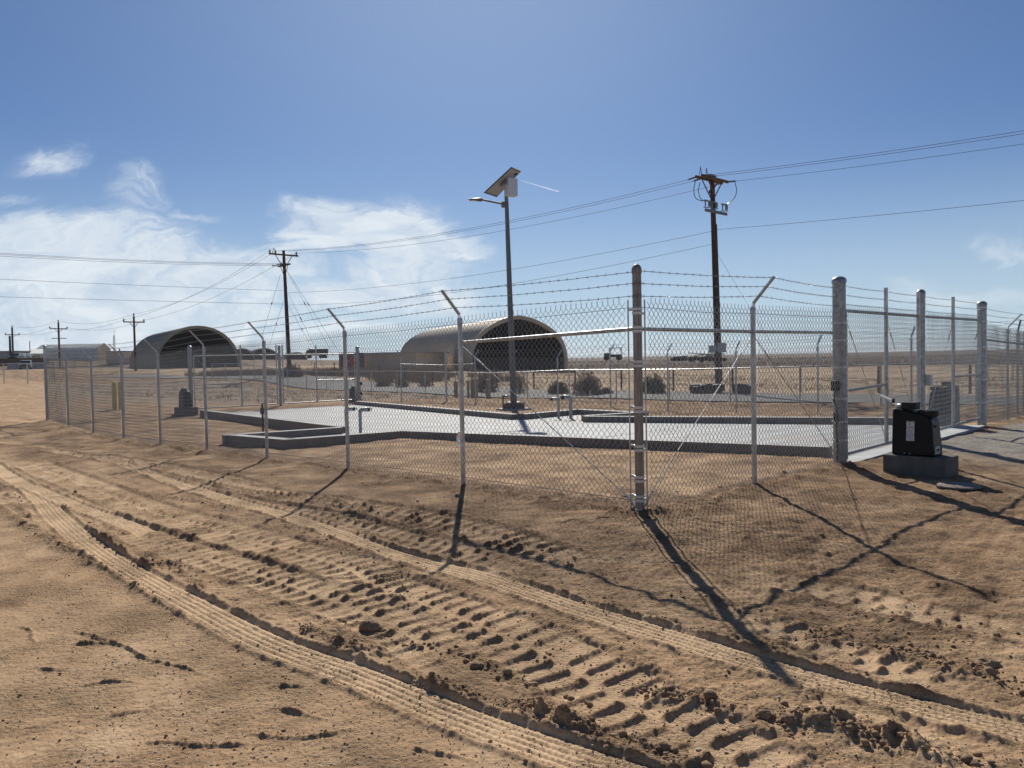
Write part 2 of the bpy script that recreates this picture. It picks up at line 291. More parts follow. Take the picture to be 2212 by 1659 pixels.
# soil
def soil():
    m = bpy.data.materials.new('sandy_soil'); m.use_nodes = True; t = m.node_tree; b = t.nodes['Principled BSDF']
    g = nd(t, 'ShaderNodeNewGeometry'); P = g.outputs['Position']
    def at_(n):
        a = nd(t, 'ShaderNodeAttribute'); a.attribute_name = n; return a.outputs['Fac']
    def mix(f, a, c):
        k = nd(t, 'ShaderNodeMix', data_type='RGBA')
        if isinstance(f, float): k.inputs[0].default_value = f
        else: t.links.new(f, k.inputs[0])
        for i, x in ((6, a), (7, c)):
            if isinstance(x, tuple): k.inputs[i].default_value = (*x, 1)
            else: t.links.new(x, k.inputs[i])
        return k.outputs[2]
    def ramp(s, a, c):
        r = nd(t, 'ShaderNodeMapRange'); t.links.new(s, r.inputs[0]); r.inputs[1].default_value = a; r.inputs[2].default_value = c; return r.outputs[0]
    n0 = noise(t, P, .35, 5, .55); n1 = noise(t, P, 2.2, 8, .65); n2_ = noise(t, P, 26, 6, .7); n3_ = noise(t, P, 160, 4, .7)
    c = mix(ramp(n1.outputs[0], .3, .7), (.375, .245, .138), (.52, .355, .208))
    c = mix(math_(t, 'MULTIPLY', ramp(n0.outputs[0], .42, .68), .6), c, (.42, .245, .13)); n7_ = noise(t, P, .9, 6, .7, .6); c = mix(math_(t, 'MULTIPLY', ramp(n7_.outputs[0], .54, .64), .5), c, (.62, .45, .28)); c = mix(math_(t, 'MULTIPLY', ramp(n7_.outputs[0], .46, .34), .6), c, (.26, .16, .085))
    c = mix(at_('tyre'), c, (.66, .47, .285))  # pale pressed sand; also the painted light half of the left ruts
    c = mix(at_('disturb_shade'), c, (.20, .12, .065))  # dark loose earth; also rut shading and mesh shadow held as colour
    c = mix(at_('gravel'), c, mix(ramp(n2_.outputs[0], .35, .65), (.22, .20, .175), (.42, .385, .34)))
    c = mix(at_('field'), c, mix(ramp(n1.outputs[0], .3, .7), (.46, .33, .205), (.60, .45, .295)))
    c = mix(at_('scrub'), c, mix(ramp(n0.outputs[0], .35, .65), (.085, .06, .042), (.15, .105, .075)))
    n6_ = noise(t, P, 55, 5, .8); c = mix(math_(t, 'MULTIPLY', ramp(n2_.outputs[0], .52, .72), .45), c, (.17, .105, .062)); c = mix(math_(t, 'MULTIPLY', ramp(n6_.outputs[0], .56, .68), .6), c, (.19, .12, .07)); c = mix(math_(t, 'MULTIPLY', ramp(n6_.outputs[0], .44, .34), .4), c, (.66, .50, .33))
    v = nd(t, 'ShaderNodeTexVoronoi'); v.inputs['Scale'].default_value = 34; t.links.new(P, v.inputs['Vector'])
    c = mix(math_(t, 'MULTIPLY', math_(t, 'LESS_THAN', v.outputs['Distance'], .13), .55), c, (.60, .52, .42))
    t.links.new(c, b.inputs['Base Color']); b.inputs['Roughness'].default_value = .95; b.inputs['Specular IOR Level'].default_value = .15
    n5_ = noise(t, P, 70, 5, .75); v2 = nd(t, 'ShaderNodeTexVoronoi'); v2.inputs['Scale'].default_value = 46; t.links.new(P, v2.inputs['Vector'])
    h = math_(t, 'MULTIPLY_ADD', n2_.outputs[0], 1.5, math_(t, 'MULTIPLY_ADD', n5_.outputs[0], 1.3, math_(t, 'MULTIPLY', v2.outputs['Distance'], -.7)))
    bp = nd(t, 'ShaderNodeBump'); bs_ = noise(t, P, 1.6, 5, .7); t.links.new(math_(t, 'MULTIPLY_ADD', ramp(bs_.outputs[0], .38, .62), .75, .2), bp.inputs['Strength']); bp.inputs['Distance'].default_value = .024; t.links.new(h, bp.inputs['Height']); t.links.new(bp.outputs[0], b.inputs['Normal'])
    return m
M_soil = soil()
# ------------------------------------------------------------------ layout of the fenced yard
a_ = math.radians(132.795); D = Vector((math.cos(a_), math.sin(a_), 0)); Nn = Vector((D.y, -D.x, 0))
C0 = Vector((1.30, 7.91, 0)); SP = 2.89
E0 = C0+D*SP*9
def LL(p): return (Vector((p.x, p.y, 0))-C0).dot(D)
G1 = Vector((4.73, 11.09, 0)); G2 = dep(2121, 921, 16.6); G2.z = 0
Qp = dep(2177, 909, 18.5); Qp.z = 0; Gm = None
def on_line(A, B, px, py):
    r = ray(px, py); d = B-A; den_ = d.x*r.y-d.y*r.x; t = (A.y*r.x-A.x*r.y)/den_; return A+d*t
Gm = on_line(G1, G2, 1990, 945)
F0 = G2+(Qp-G2).normalized()*6.1
def n_at(t): return E0+Nn*t
G3 = n_at(4.99); GM = n_at(8.76); G4 = n_at(12.6); K0 = n_at(17.75)
def slabz(p): return .03-.23*LL(p)/26.0
def atslab(px, py, off):
    p = at(px, py, .1)
    for _ in range(8): p = at(px, py, slabz(p)+off)
    return p
KH = .15
PD = {}
for k, (px, py, off) in dict(A=(432, 886, KH), B=(733, 922, KH), W1=(480, 939, KH), W2=(618, 950, KH), C=(868, 931, KH), D=(1790, 966, KH), E2=(1266, 898, KH), W4=(1401, 890, KH), W3=(1247, 883, KH), F2=(1122, 894, KH), H=(778, 866, KH)).items():
    PD[k] = atslab(px, py, off)
gdir = (G2-G1).normalized()
PD['D'] = Vector((*(G1+gdir*.28+D*.25)[:2], 0)) if False else PD['D']
PD['Dg'] = G1+gdir*.16-D*.12; PD['Eg'] = G2-gdir*.16-D*.12; PD['E1'] = atslab(1940, 901, KH)
order = ['Dg', 'D', 'C', 'W2', 'W1', 'B', 'A', 'H', 'F2', 'W3', 'W4', 'E2', 'E1', 'Eg']
slab = [Vector((PD[k].x, PD[k].y, 0)) for k in order]
def inpoly(x, y, poly):
    ins = np.zeros(x.shape, bool); n = len(poly); j = n-1
    for i in range(n):
        xi, yi, xj, yj = poly[i].x, poly[i].y, poly[j].x, poly[j].y
        c = ((yi > y) != (yj > y)) & (x < (xj-xi)*(y-yi)/((yj-yi) or 1e-9)+xi); ins ^= c; j = i
    return ins
# ------------------------------------------------------------------ ground
def cat(pts, n=8):
    P = [pts[0]]+list(pts)+[pts[-1]]; o = []
    for i in range(1, len(P)-2):
        for k in range(n):
            t = k/n; a, b, c, d = P[i-1], P[i], P[i+1], P[i+2]
            o.append(.5*((2*b)+(-a+c)*t+(2*a-5*b+4*c-d)*t*t+(-a+3*b-3*c+d)*t*t*t))
    o.append(P[-2]); return np.array(o)
def W2(pts):
    return cat([np.array(at(px, py, -.1)[:2]) for px, py in pts])
th = np.radians(np.concatenate([np.arange(-44, 44.001, .07)]))
th = np.concatenate([th, np.radians(np.arange(47, 316.1, 4))])
rr = [.25]; r = .25
while r < 6000:
    if r < 2.6: dr = .12
    elif r < 60: dr = max(.0105, min(.5, r*r*.00042))
    else: dr = r*.03
    r += dr; rr.append(r)
rr = np.array(rr); nr, nth = len(rr), len(th)
X = (rr[:, None]*np.sin(th)[None]); Y = (rr[:, None]*np.cos(th)[None])
Z = T(X, Y)
print('grid', nr, nth, nr*nth)
disturb_shade = np.zeros(X.shape); tyre = np.zeros(X.shape)
near = (rr[:, None] < 45)*(np.abs(((th+math.pi) % (2*math.pi))-math.pi) < .8)[None]
ix = np.nonzero(near); x = X[ix]; y = Y[ix]; z = np.zeros(x.shape); dis = np.zeros(x.shape); ty = np.zeros(x.shape)
def track(pl, wmax):
    lo = pl.min(0)-wmax; hi = pl.max(0)+wmax; sel = np.nonzero((x > lo[0]) & (x < hi[0]) & (y > lo[1]) & (y < hi[1]))[0]
    xs, ys = x[sel], y[sel]; bd = np.full(xs.shape, 1e9); bu = np.zeros(xs.shape); bs = np.zeros(xs.shape); s0 = 0
    for i in range(len(pl)-1):
        a, b = pl[i], pl[i+1]; d = b-a; l = math.hypot(*d) or 1e-6; d = d/l
        q = (xs-a[0])*d[0]+(ys-a[1])*d[1]; qc = np.clip(q, 0, l); ex = xs-a[0]-qc*d[0]; ey = ys-a[1]-qc*d[1]; dd = ex*ex+ey*ey
        m = dd < bd; bd[m] = dd[m]; bu[m] = (d[0]*(ys-a[1])-d[1]*(xs-a[0]))[m]; bs[m] = (s0+qc)[m]; s0 += l
    bd = np.sqrt(bd); bu = np.sign(bu)*bd; k = bd < wmax
    return sel[k], bu[k], bs[k], s0
def sstep(a, b, v):
    t = np.clip((v-a)/(b-a), 0, 1); return t*t*(3-2*t)
# roughness zones
tl = W2([(-200, 900), (0, 1010), (75, 1061), (239, 1208), (410, 1303), (756, 1450), (1215, 1611), (1500, 1700)])
loose = np.ones(x.shape)
# side test against the lower-left edge line of the big tyre track : beyond it the soil is compact
cxl = np.interp(x, tl[:, 0], tl[:, 1]); side = y-cxl
compact = sstep(.05, -.25, side)*(x < 1.6)
n1 = fbm(x, y, .9, 4, 1); n2 = fbm(x, y, 5, 4, 5, .55); n3 = fbm(x, y, 22, 3, 9, .6)
sandy = sstep(-.5, .6, fbm(x, y, .6, 3, 20))
amp = 1-.7*compact
rightside = sstep(-.5, .8, x)*sstep(1.5, 3.0, y)*sstep(11, 8, y)
z += n1*.014*amp+n2*.008*amp*(.4+1.1*sandy)+n3*.0026*(1-.45*compact)
z += np.maximum(0, fbm(x, y, 9, 3, 33)-.28)*.022*amp*sandy
z += rightside*(fbm(x, y*1.6, 2.6, 4, 51, .6)*.013-np.maximum(0, fbm(x, y, 3.3, 2, 52)-.15)*.03); z += fbm(x*.6, y*1.5, 14, 3, 53, .6)*.0032*(1-.35*compact)
dis += .55*np.clip(sandy*1.3-.55+n2*.5, 0, 1)*amp
# directional drag streaks on the left side of the photo
g4 = np.abs(fbm(x, y, 30, 2, 61)); z += (g4-.25)*.0055*(1-.2*compact); z += np.maximum(0, perlin(x*38, y*38, 65)-.34)*.010*sstep(-.3, .4, fbm(x, y, 1.5, 2, 66))
z += perlin(x*1.2+y*.8, (y-.4*x)*16, 44)*.004*(1-compact*.6)
def lug(pts, half, pitch, hgt, ang, fade0=.6, fade1=.6, seed=0):
    pl = W2(pts); k, uu, ss, Lm = track(pl, half+.14)
    f = sstep(0, fade0, ss)*sstep(0, fade1, Lm-ss)*(.68+.32*sstep(-.45, .3, perlin(ss*.9, ss*0+seed, 60)))
    inner = sstep(half+.01, half-.03, np.abs(uu)); sg = np.where(uu > 0, 1, -1)
    ph = ss/pitch+np.abs(uu)*ang*.15/pitch+np.where(uu > 0, .5, 0); w = perlin(x[k]*1.3, y[k]*1.3, 70)*.10
    c = np.abs(((ph+w) % 1)-.5)*pitch
    bar = np.exp(-(c/(.021+.005*n2[k]))**3.0) if False else np.exp(-(np.abs(c)/(.022+.005*n2[k]))**2.6)
    gap = sstep(.012, .05, np.abs(uu))
    z[k] = z[k]*(1-inner*.88*f)
    keep_ = sstep(-.55, -.1, perlin(ss*4+sg*9.7, ss*0+seed*1.7, 63))
    z[k] += f*inner*(-.014+keep_*bar*gap*hgt*.84*(1+.25*n2[k]+.12*n3[k])*(1.05-.35*np.abs(uu)/half))
    lump = np.exp(-(c/.035)**2)*np.exp(-((np.abs(uu)-.075)/.035)**2)*sstep(-.25, .25, n2[k])
    z[k] += f*lump*hgt*.22*(1+1.0*n3[k])
    brm = np.exp(-((np.abs(uu)-half-.04)/.05)**2); z[k] += f*brm*(.014+.012*n2[k]+.006*n3[k])
    dis[k] = dis[k]*(1-.8*f*inner)+f*np.clip(.45*lump*(1+n3[k])+.35*brm+.25*bar*gap, 0, 1); ty[k] = np.maximum(ty[k], .55*f*inner*(1-bar)*(1-lump))
lug([(60, 985), (154, 1031), (308, 1096), (444, 1140), (581, 1178), (756, 1230), (804, 1262), (1010, 1345), (1180, 1415), (1351, 1505), (1480, 1575), (1650, 1680), (1800, 1780)], .30, .155, .034, .35, seed=1)
lug([(120, 1070), (200, 1110), (320, 1165), (444, 1205), (600, 1255), (760, 1312), (900, 1380), (1010, 1440), (1100, 1495)], .24, .15, .034, .3, .4, 1.2, seed=2)
lug([(300, 1010), (500, 1055), (702, 1096), (873, 1125), (1010, 1160), (1146, 1205), (1283, 1250)], .26, .17, .042, .35, 1.2, .8, seed=3)
lug([(420, 1062), (560, 1100), (702, 1125), (860, 1165), (1000, 1200), (1120, 1235)], .2, .16, .038, .35, 1.2, .5, seed=8)
lug([(1560, 1330), (1700, 1375), (1799, 1399), (1901, 1433), (2018, 1473), (2120, 1510)], .16, .15, .034, .2, .5, .4, seed=4)
lug([(-120, 1000), (0, 1063), (60, 1095), (120, 1140)], .2, .16, .03, .3, .3, .4, seed=5)
lug([(1500, 1235), (1800, 1290), (2000, 1330), (2250, 1370)], .22, .17, .024, .3, 1.0, .3, seed=6)
lug([(60, 950), (250, 985), (420, 1020), (560, 1062)], .25, .2, .036, .3, .6, .8, seed=7)
def ridge(pts, wd, hgt, asym=.0, seed=0, dk=.9, thin=False):
    pl = W2(pts); k, uu, ss, Lm = track(pl, wd*3.2)
    f = sstep(0, .15, ss)*sstep(0, .25, Lm-ss); m = .35+.65*sstep(-.5, .35, perlin(ss*2.3, ss*0+seed*3.3, 80+seed))
    u2 = uu+perlin(x[k]*2.5, y[k]*2.5, 91)*wd*.9
    if thin: u2 = uu+perlin(x[k]*4, y[k]*4, 91)*.03; m = .7+.3*m; 
    g = np.exp(-(u2/wd)**2)
    cl = np.maximum(0, fbm(x[k], y[k], 11, 3, 95+seed, .6)+.15)
    z[k] += f*m*g*hgt*.72*(.6+.75*cl+.25*n3[k]); dis[k] = np.maximum(dis[k], dk*f*g*(.45+.55*m)*np.clip(.6+n2[k], 0, 1))
ridge([(-60, 1000), (20, 1061), (68, 1137), (154, 1190), (256, 1240), (342, 1292), (420, 1335)], .09, .055, seed=1)
ridge([(180, 1130), (290, 1212), (376, 1225), (427, 1270), (520, 1310)], .10, .05, seed=2)
ridge([(640, 1345), (702, 1378), (770, 1409), (830, 1440)], .07, .06, seed=3)
ridge([(890, 1461), (960, 1480), (1044, 1505)], .07, .075, seed=4)
ridge([(1085, 1512), (1150, 1530), (1232, 1558), (1317, 1575)], .08, .085, seed=5)
ridge([(1317, 1575), (1400, 1600), (1458, 1625), (1560, 1660)], .08, .05, seed=6)
ridge([(1400, 1488), (1458, 1502), (1543, 1524), (1600, 1530)], .08, .085, seed=7)
ridge([(1680, 1545), (1799, 1562), (1901, 1600), (2000, 1620), (2106, 1636)], .1, .10, seed=8)
ridge([(1480, 1300), (1600, 1318), (1680, 1345)], .09, .035, seed=9)
ridge([(1900, 1385), (1990, 1419), (2050, 1435), (2106, 1448), (2212, 1482)], .10, .055, seed=10)
ridge([(1720, 1372), (1800, 1385), (1880, 1400)], .10, .04, seed=11)
ridge([(560, 1068), (760, 1105), (940, 1150), (1060, 1185), (1180, 1225), (1330, 1265)], .09, .04, seed=12, dk=.8)
ridge([(300, 1060), (480, 1100), (640, 1150), (820, 1205), (930, 1235)], .08, .032, seed=13, dk=.8)
ridge([(1120, 1270), (1300, 1318), (1500, 1370), (1700, 1425), (1900, 1480)], .07, .03, seed=14, dk=.8)
ridge([(1980, 1265), (2080, 1285), (2200, 1300)], .12, .03, seed=15, dk=.7)
ridge([(500, 930+45), (800, 1030), (1000, 1062), (1200, 1095), (1370, 1120)], .13, .03, seed=16, dk=.75)
for s_, pts in enumerate([[(130, 1385), (200, 1380), (270, 1388)], [(150, 1470), (230, 1462), (330, 1465)], [(270, 1405), (340, 1410), (380, 1412)], [(200, 1545), (300, 1528), (360, 1532)], [(160, 1352), (260, 1388), (360, 1425), (470, 1452)], [(560, 1478), (640, 1478), (700, 1488)],
                          [(560, 1520), (640, 1530), (720, 1550)], [(60, 1430), (120, 1438), (190, 1440)], [(0, 1565), (60, 1560), (130, 1548)], [(420, 1345), (500, 1362), (600, 1400)], [(30, 1345), (60, 1360), (80, 1390)], [(520, 1570), (660, 1580), (800, 1560)], [(850, 1600), (960, 1612), (1060, 1640)], [(300, 1590), (450, 1602), (600, 1590)]]):
    ridge([(a, b) for a, b in pts], .012, .026, seed=20+s_, dk=.9, thin=True)
def smooth_tyre(pts, half, seed=0, depth=.016):
    pl = W2(pts); k, uu, ss, Lm = track(pl, half+.1); f = sstep(0, .4, ss)*sstep(0, .3, Lm-ss)
    uu = uu+perlin(ss*.6, ss*0+seed, 110)*.015
    inner = sstep(half+.012, half-.012, np.abs(uu)); z[k] = z[k]*(1-.85*inner*f)
    rib = 1-2*np.exp(-((((uu/(half*2/6.0))%1)-.5)/.17)**2)
    nk = n3[k]
    z[k] += f*inner*(-depth*.8+.0036*rib*(1+.7*n2[k]+.3*n3[k])+.0013*np.cos(2*math.pi*(ss/.035+uu*6))+.0012*nk)
    rim = np.exp(-((np.abs(uu)-half-.02)/.022)**2); z[k] += f*rim*(.016+.008*n2[k])
    dis[k] = dis[k]*(1-f*inner)+.18*f*inner*sstep(.1, -.8, rib); ty[k] = np.maximum(ty[k]*(1-f*inner), f*inner*.8*sstep(-.6, .3, rib))
smooth_tyre([(75, 945), (154, 969), (256, 993), (376, 1041), (512, 1089), (649, 1130), (756, 1166), (873, 1208), (1026, 1250), (1215, 1314), (1458, 1385), (1696, 1453), (1935, 1511), (2212, 1575), (2400, 1620)], .135, 1)
smooth_tyre([(-60, 965), (0, 1000), (75, 1061), (154, 1140), (239, 1208), (342, 1267), (410, 1303), (581, 1385), (756, 1450), (975, 1532), (1215, 1611), (1400, 1672), (1560, 1730)], .135, 2)
smooth_tyre([(60, 1040), (150, 1085), (250, 1120), (330, 1155)], .11, 3, .01)
smooth_tyre([(360, 1010), (450, 1035), (560, 1060), (640, 1075)], .09, 4, .008)
# berm of loose soil where the fence line was trenched
k, uu, ss, _ = track(np.array([[*(C0-D*.1)[:2]], [*(E0)[:2]]]), 1.2); z[k] += .02*np.exp(-(uu/.3)**2)*(1+n2[k]); dis[k] = np.maximum(dis[k], .75*np.exp(-(uu/.33)**2)*np.clip(.7+n2[k], 0, 1))
k, uu, ss, _ = track(np.array([[*C0[:2]], [*(G1)[:2]]]), 1.0); z[k] += .02*np.exp(-(uu/.25)**2)*(1+n2[k]); dis[k] = np.maximum(dis[k], .6*np.exp(-(uu/.25)**2)*np.clip(.7+n2[k], 0, 1))
fd = sstep(45, 20, np.hypot(x, y)); Z[ix] += z*fd; disturb_shade[ix] = np.clip(dis, 0, 1)*fd; tyre[ix] = np.clip(ty, 0, 1)
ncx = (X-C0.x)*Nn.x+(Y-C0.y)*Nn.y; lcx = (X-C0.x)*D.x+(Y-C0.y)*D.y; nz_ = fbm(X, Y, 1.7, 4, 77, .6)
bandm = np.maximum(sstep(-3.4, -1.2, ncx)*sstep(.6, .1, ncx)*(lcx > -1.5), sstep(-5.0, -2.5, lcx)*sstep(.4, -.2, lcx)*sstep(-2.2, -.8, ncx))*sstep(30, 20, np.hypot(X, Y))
disturb_shade = np.clip(disturb_shade+bandm*np.clip(.52+.6*nz_, 0, .9)*(1-tyre), 0, 1)  # band by the fence: redder dark soil plus mesh shadow painted into its colour
inn = (ncx > 0)*(ncx < 17)*(lcx > 0)*(lcx < 27); disturb_shade = np.clip(disturb_shade+inn*np.clip(.25+.7*nz_, 0, .75), 0, 1); inn2 = sstep(13, 15, ncx)*sstep(23.5, 22.5, ncx)*(lcx > -6); disturb_shade = np.clip(disturb_shade+inn2*np.clip(.5+.6*nz_, 0, .85), 0, 1); Z += inn2*fbm(X, Y, 1.6, 4, 121, .6)*.05
dcm = np.hypot(X, Y); Z += sstep(18, 34, dcm)*(1-sstep(150, 260, dcm))*((ncx < -.5) | (ncx > 18.5) | (lcx > 27))*(fbm(X, Y, .7, 4, 90, .6)*.05+perlin(X*.35, Y*1.6, 93)*.03)
disturb_shade = np.clip(disturb_shade+sstep(14, 26, dcm)*(1-sstep(110, 150, dcm))*np.clip(-.05+.5*fbm(X, Y*1.8, .5, 4, 97, .6), 0, .6), 0, 1)
rz_ = perlin(lcx*.10+ncx*.05, ncx*.9+perlin(lcx*.2, ncx*.2, 31)*1.6, 99); lft = sstep(12, 18, dcm)*(1-sstep(70, 95, dcm))*(ncx < -.3)
Z += lft*(rz_*.05+perlin(X*1.3, Y*1.3, 98)*.03); disturb_shade = np.clip(disturb_shade+lft*np.clip(rz_*1.1+.2*nz_, 0, .75), 0, 1); tyre = np.clip(tyre+lft*np.clip(-rz_*.9, 0, .5), 0, 1)  # rut shading painted in: rises coloured darker, hollows paler
ins = inpoly(X, Y, slab)
for q in [Vector((0, 0, 0))]: pass
sz = .03-.23*((X-C0.x)*D.x+(Y-C0.y)*D.y)/26.0
Z[ins] = np.minimum(Z[ins], sz[ins]-.12)
# zones
nc = (X-C0.x)*Nn.x+(Y-C0.y)*Nn.y; lc = (X-C0.x)*D.x+(Y-C0.y)*D.y
wob = perlin(X*.25, Y*.25, 7)*2
gravel = sstep(5.5, 8.0, nc+wob*.3)*sstep(.35, -.2, lc+wob*.15)*(X < 60)*(X > 0)
gravel = np.maximum(gravel, sstep(28.5, 31, lc+wob)*sstep(75, 66, lc+wob)*sstep(5, 9, nc+wob)*sstep(24, 21, nc+wob)*.5)
dcam = np.hypot(X, Y)
field = sstep(31, 33, nc+wob*.4)*1.0
scrub = sstep(100, 128, dcam+wob*6)*(nc > 25)*sstep(-25, -5, X+wob*4)
scrub = np.maximum(scrub, sstep(150, 200, dcam)*.7*(X > -150))
gm = grid_mesh('ground', np.stack([X, Y, Z], -1).reshape(-1, 3), np.array([[0, 0, 0, 0]]), M_soil) if False else None
idx = np.arange(nr*nth).reshape(nr, nth); nx = np.roll(idx, -1, 1)
F = np.stack([idx[:-1], idx[1:], nx[1:], nx[:-1]], -1).reshape(-1, 4)[:, ::-1]
me = grid_mesh('ground', np.stack([X, Y, Z], -1).reshape(-1, 3), F, M_soil)
for nm, arr in (('disturb_shade', disturb_shade), ('tyre', tyre), ('gravel', gravel), ('field', field), ('scrub', scrub)):
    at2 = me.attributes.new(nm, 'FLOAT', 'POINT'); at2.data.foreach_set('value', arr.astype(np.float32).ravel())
go = bpy.data.objects.new('ground', me); S.collection.objects.link(go); tag(go, kind='structure')
# interpolate the real ground height (for standing things on it)
def GZ(px_, py_):
    r_ = math.hypot(px_, py_); t_ = math.atan2(px_, py_)
    if abs(t_) > math.radians(43) or r_ > 60: return Tz(px_, py_)
    i = min(nr-2, int(np.searchsorted(rr, r_))-1); j = int(np.searchsorted(th[:1250], t_)); return float(Z[i, j])
# ------------------------------------------------------------------ road
def strip(name, n0, n1_, l0, l1, m, lift):
    V = []; Fq = []; k = 90; w = 6
    for i in range(k+1):
        l = l0+(l1-l0)*(i/k)
        for j in range(w+1):
            p = C0+D*l+Nn*(n0+(n1_-n0)*j/w); V.append((p.x, p.y, 0))
    V = np.array(V); V[:, 2] = T(V[:, 0], V[:, 1])+lift
    for i in range(k):
        for j in range(w):
            a = i*(w+1)+j; Fq.append((a, a+1, a+w+2, a+w+1))
    o = bpy.data.objects.new(name, grid_mesh(name, V, np.array(Fq), m)); S.collection.objects.link(o); return tag(o, kind='structure')
strip('road', 23.6, 31.0, -14, 110, M_asph, .06)
# ------------------------------------------------------------------ concrete pad
def pad():
    root = empty('concrete_pad', (PD['C'].x, PD['C'].y, 0), 'pale new concrete containment pad with raised kerbs inside the fence', 'concrete pad')
    m = MB(); n = len(slab); top = [(p.x, p.y, slabz(p)) for p in slab]; bot = [(p.x, p.y, slabz(p)-.28) for p in slab]
    m.add(top+bot, [tuple(range(n))[::-1] if area(slab) < 0 else tuple(range(n))]+[(i, (i+1) % n, n+(i+1) % n, n+i) for i in range(n)]); m.build('slab', M_conc, root)
    c = sum((p for p in slab), Vector((0, 0, 0)))/n; segs = []
    for i in range(n):
        a, b = order[i], order[(i+1) % n]
        if (a, b) in (('Eg', 'Dg'), ('A', 'H'), ('Dg', 'D'), ('E1', 'Eg')): continue
        segs.append((a, b))
    sgn = 1 if area(slab) > 0 else -1
    kb = MB(); top_ = MB()
    for a, b in segs:
        A_, B_ = PD[a], PD[b]; A_ = Vector((A_.x, A_.y, 0)); B_ = Vector((B_.x, B_.y, 0)); t = (B_-A_).normalized(); nrm = Vector((-t.y, t.x, 0))*sgn*.26
        A1 = A_-t*.004-nrm*.02; B1 = B_+t*.004-nrm*.02
        ring = []
        for P, zz in ((A1, -.30), (B1, -.30), (B1, KH), (A1, KH)): ring.append((P.x, P.y, slabz(P)+zz))
        for P, zz in ((A1+nrm, -.30), (B1+nrm, -.30), (B1+nrm, KH), (A1+nrm, KH)): ring.append((P.x, P.y, slabz(P)+zz))
        kk = MB().add(ring, [(0, 1, 2, 3), (7, 6, 5, 4), (3, 2, 6, 7), (0, 3, 7, 4), (1, 5, 6, 2)]); ko = kk.build('kerb', M_kerb, root); ko.data.materials.append(M_conc); ko.data.polygons[2].material_index = 1  # pale top; the sides' brown mixes form stains with painted shade and soil bounce
    for (u0, u1, kind_) in ((5.5, 0, 0), (11, 0, 0), (16.5, 0, 0), (21.5, 0, 0)):
        pts_ = []
        for q_ in np.linspace(-6, 20, 521):
            w_ = C0+D*u0+Nn*q_
            if inpoly(np.array([w_.x]), np.array([w_.y]), slab)[0]: pts_.append(w_)
        if len(pts_) > 4:
            a, b = pts_[2], pts_[-3]; V_ = [(p_.x, p_.y, slabz(p_)+.003) for p_ in (a-D*.012, b-D*.012, b+D*.012, a+D*.012)]; MB().add(V_, [(0, 1, 2, 3)]).build('control_joint', M_kerb, root)
    for (a, b) in (('B', 'C'), ('F2', 'E2')): pass
    return root
def area(P): return sum(P[i].x*P[(i+1) % len(P)].y-P[(i+1) % len(P)].x*P[i].y for i in range(len(P)))/2
pad()
# ------------------------------------------------------------------ chain-link fencing
HT = 2.2
def fabric(m, A, B, h0, h1, a=.0385, vs=.0405, r=.0028, tips=True, ns=3, zA=None, zB=None):
    """woven wire from A to B (ground points with z), from h0 to h1 above ground line"""
    A, B = Vector(A), Vector(B); d = B-A; Ln = Vector((d.x, d.y, 0)).length; t = Vector((d.x, d.y, 0))/Ln; nrm = Vector((t.y, -t.x, 0))
    nw = int(Ln/a)-1; nj = int((h1-h0)/vs)
    i = np.arange(nw)[:, None]; j = np.arange(nj+1)[None]; right = ((i+j) % 2 == 0)
    rs = np.random.RandomState(int(abs(A.x*1000)) % 9999)
    s = (i+right)*a+a*.5+np.where(right, -.0012, .0012)+fbm(i*a+0*j, j*vs+0*i, 1.3, 2, 3)*.006; zz = h0+j*vs+0*i+rs.normal(0, .0008, (nw, nj+1))+perlin(i*a*.9+.3, j*0+.7, 12)*.008
    off = np.where(right, .0028, -.0028)*np.where(j % 2 == 0, 1, -1)+fbm(i*a+0*j, j*vs+0*i, 1.1, 2, 8)*.012
    base = A.z+(B.z-A.z)*s/Ln
    P = np.stack([A.x+t.x*s+nrm.x*off, A.y+t.y*s+nrm.y*off, base+zz], -1)   # nw,nj+1,3
    angs = 2*np.pi*(np.arange(ns)/ns)
    V = []
    for k in range(ns):
        ox = math.cos(angs[k])*r; oy = math.sin(angs[k])*r
        V.append(P+np.array([t.x*ox*1.25+nrm.x*oy*1.25, t.y*ox*1.25+nrm.y*oy*1.25, 0])+np.array([0, 0, 0]))
    V = np.stack(V, 2)  # nw,nj+1,ns,3
    id_ = np.arange(nw*(nj+1)*ns).reshape(nw, nj+1, ns)
    Fq = np.stack([id_[:, :-1], np.roll(id_, -1, 2)[:, :-1], np.roll(id_, -1, 2)[:, 1:], id_[:, 1:]], -1).reshape(-1, 4)
    m.append((V.reshape(-1, 3), Fq))
    if tips:
        tv = []; tf = []; c = 0
        for w in range(nw):
            if right[w, nj] and w+1 < nw:
                p = P[w, nj]
                for sg in (-1, 1):
                    lean = rs.normal(0, .004)
                    for q0, q1, rr_ in ((p, p+np.array([t.x*(.003*sg), t.y*.003*sg, .028]), .0026), (p+np.array([t.x*.003*sg, t.y*.003*sg, .026]), p+np.array([t.x*(.010*sg+lean)+nrm.x*.004, t.y*(.010*sg+lean)+nrm.y*.004, .046]), .0019)):
                        for q in (q0, q1):
                            for k in range(3): tv.append(q+np.array([t.x*math.cos(k*2.09)*rr_+nrm.x*math.sin(k*2.09)*rr_, t.y*math.cos(k*2.09)*rr_+nrm.y*math.sin(k*2.09)*rr_, 0]))
                        for k in range(3): tf.append((c+k, c+(k+1) % 3, c+3+(k+1) % 3, c+3+k))
                        c += 6
        m.append((np.array(tv), np.array(tf)))
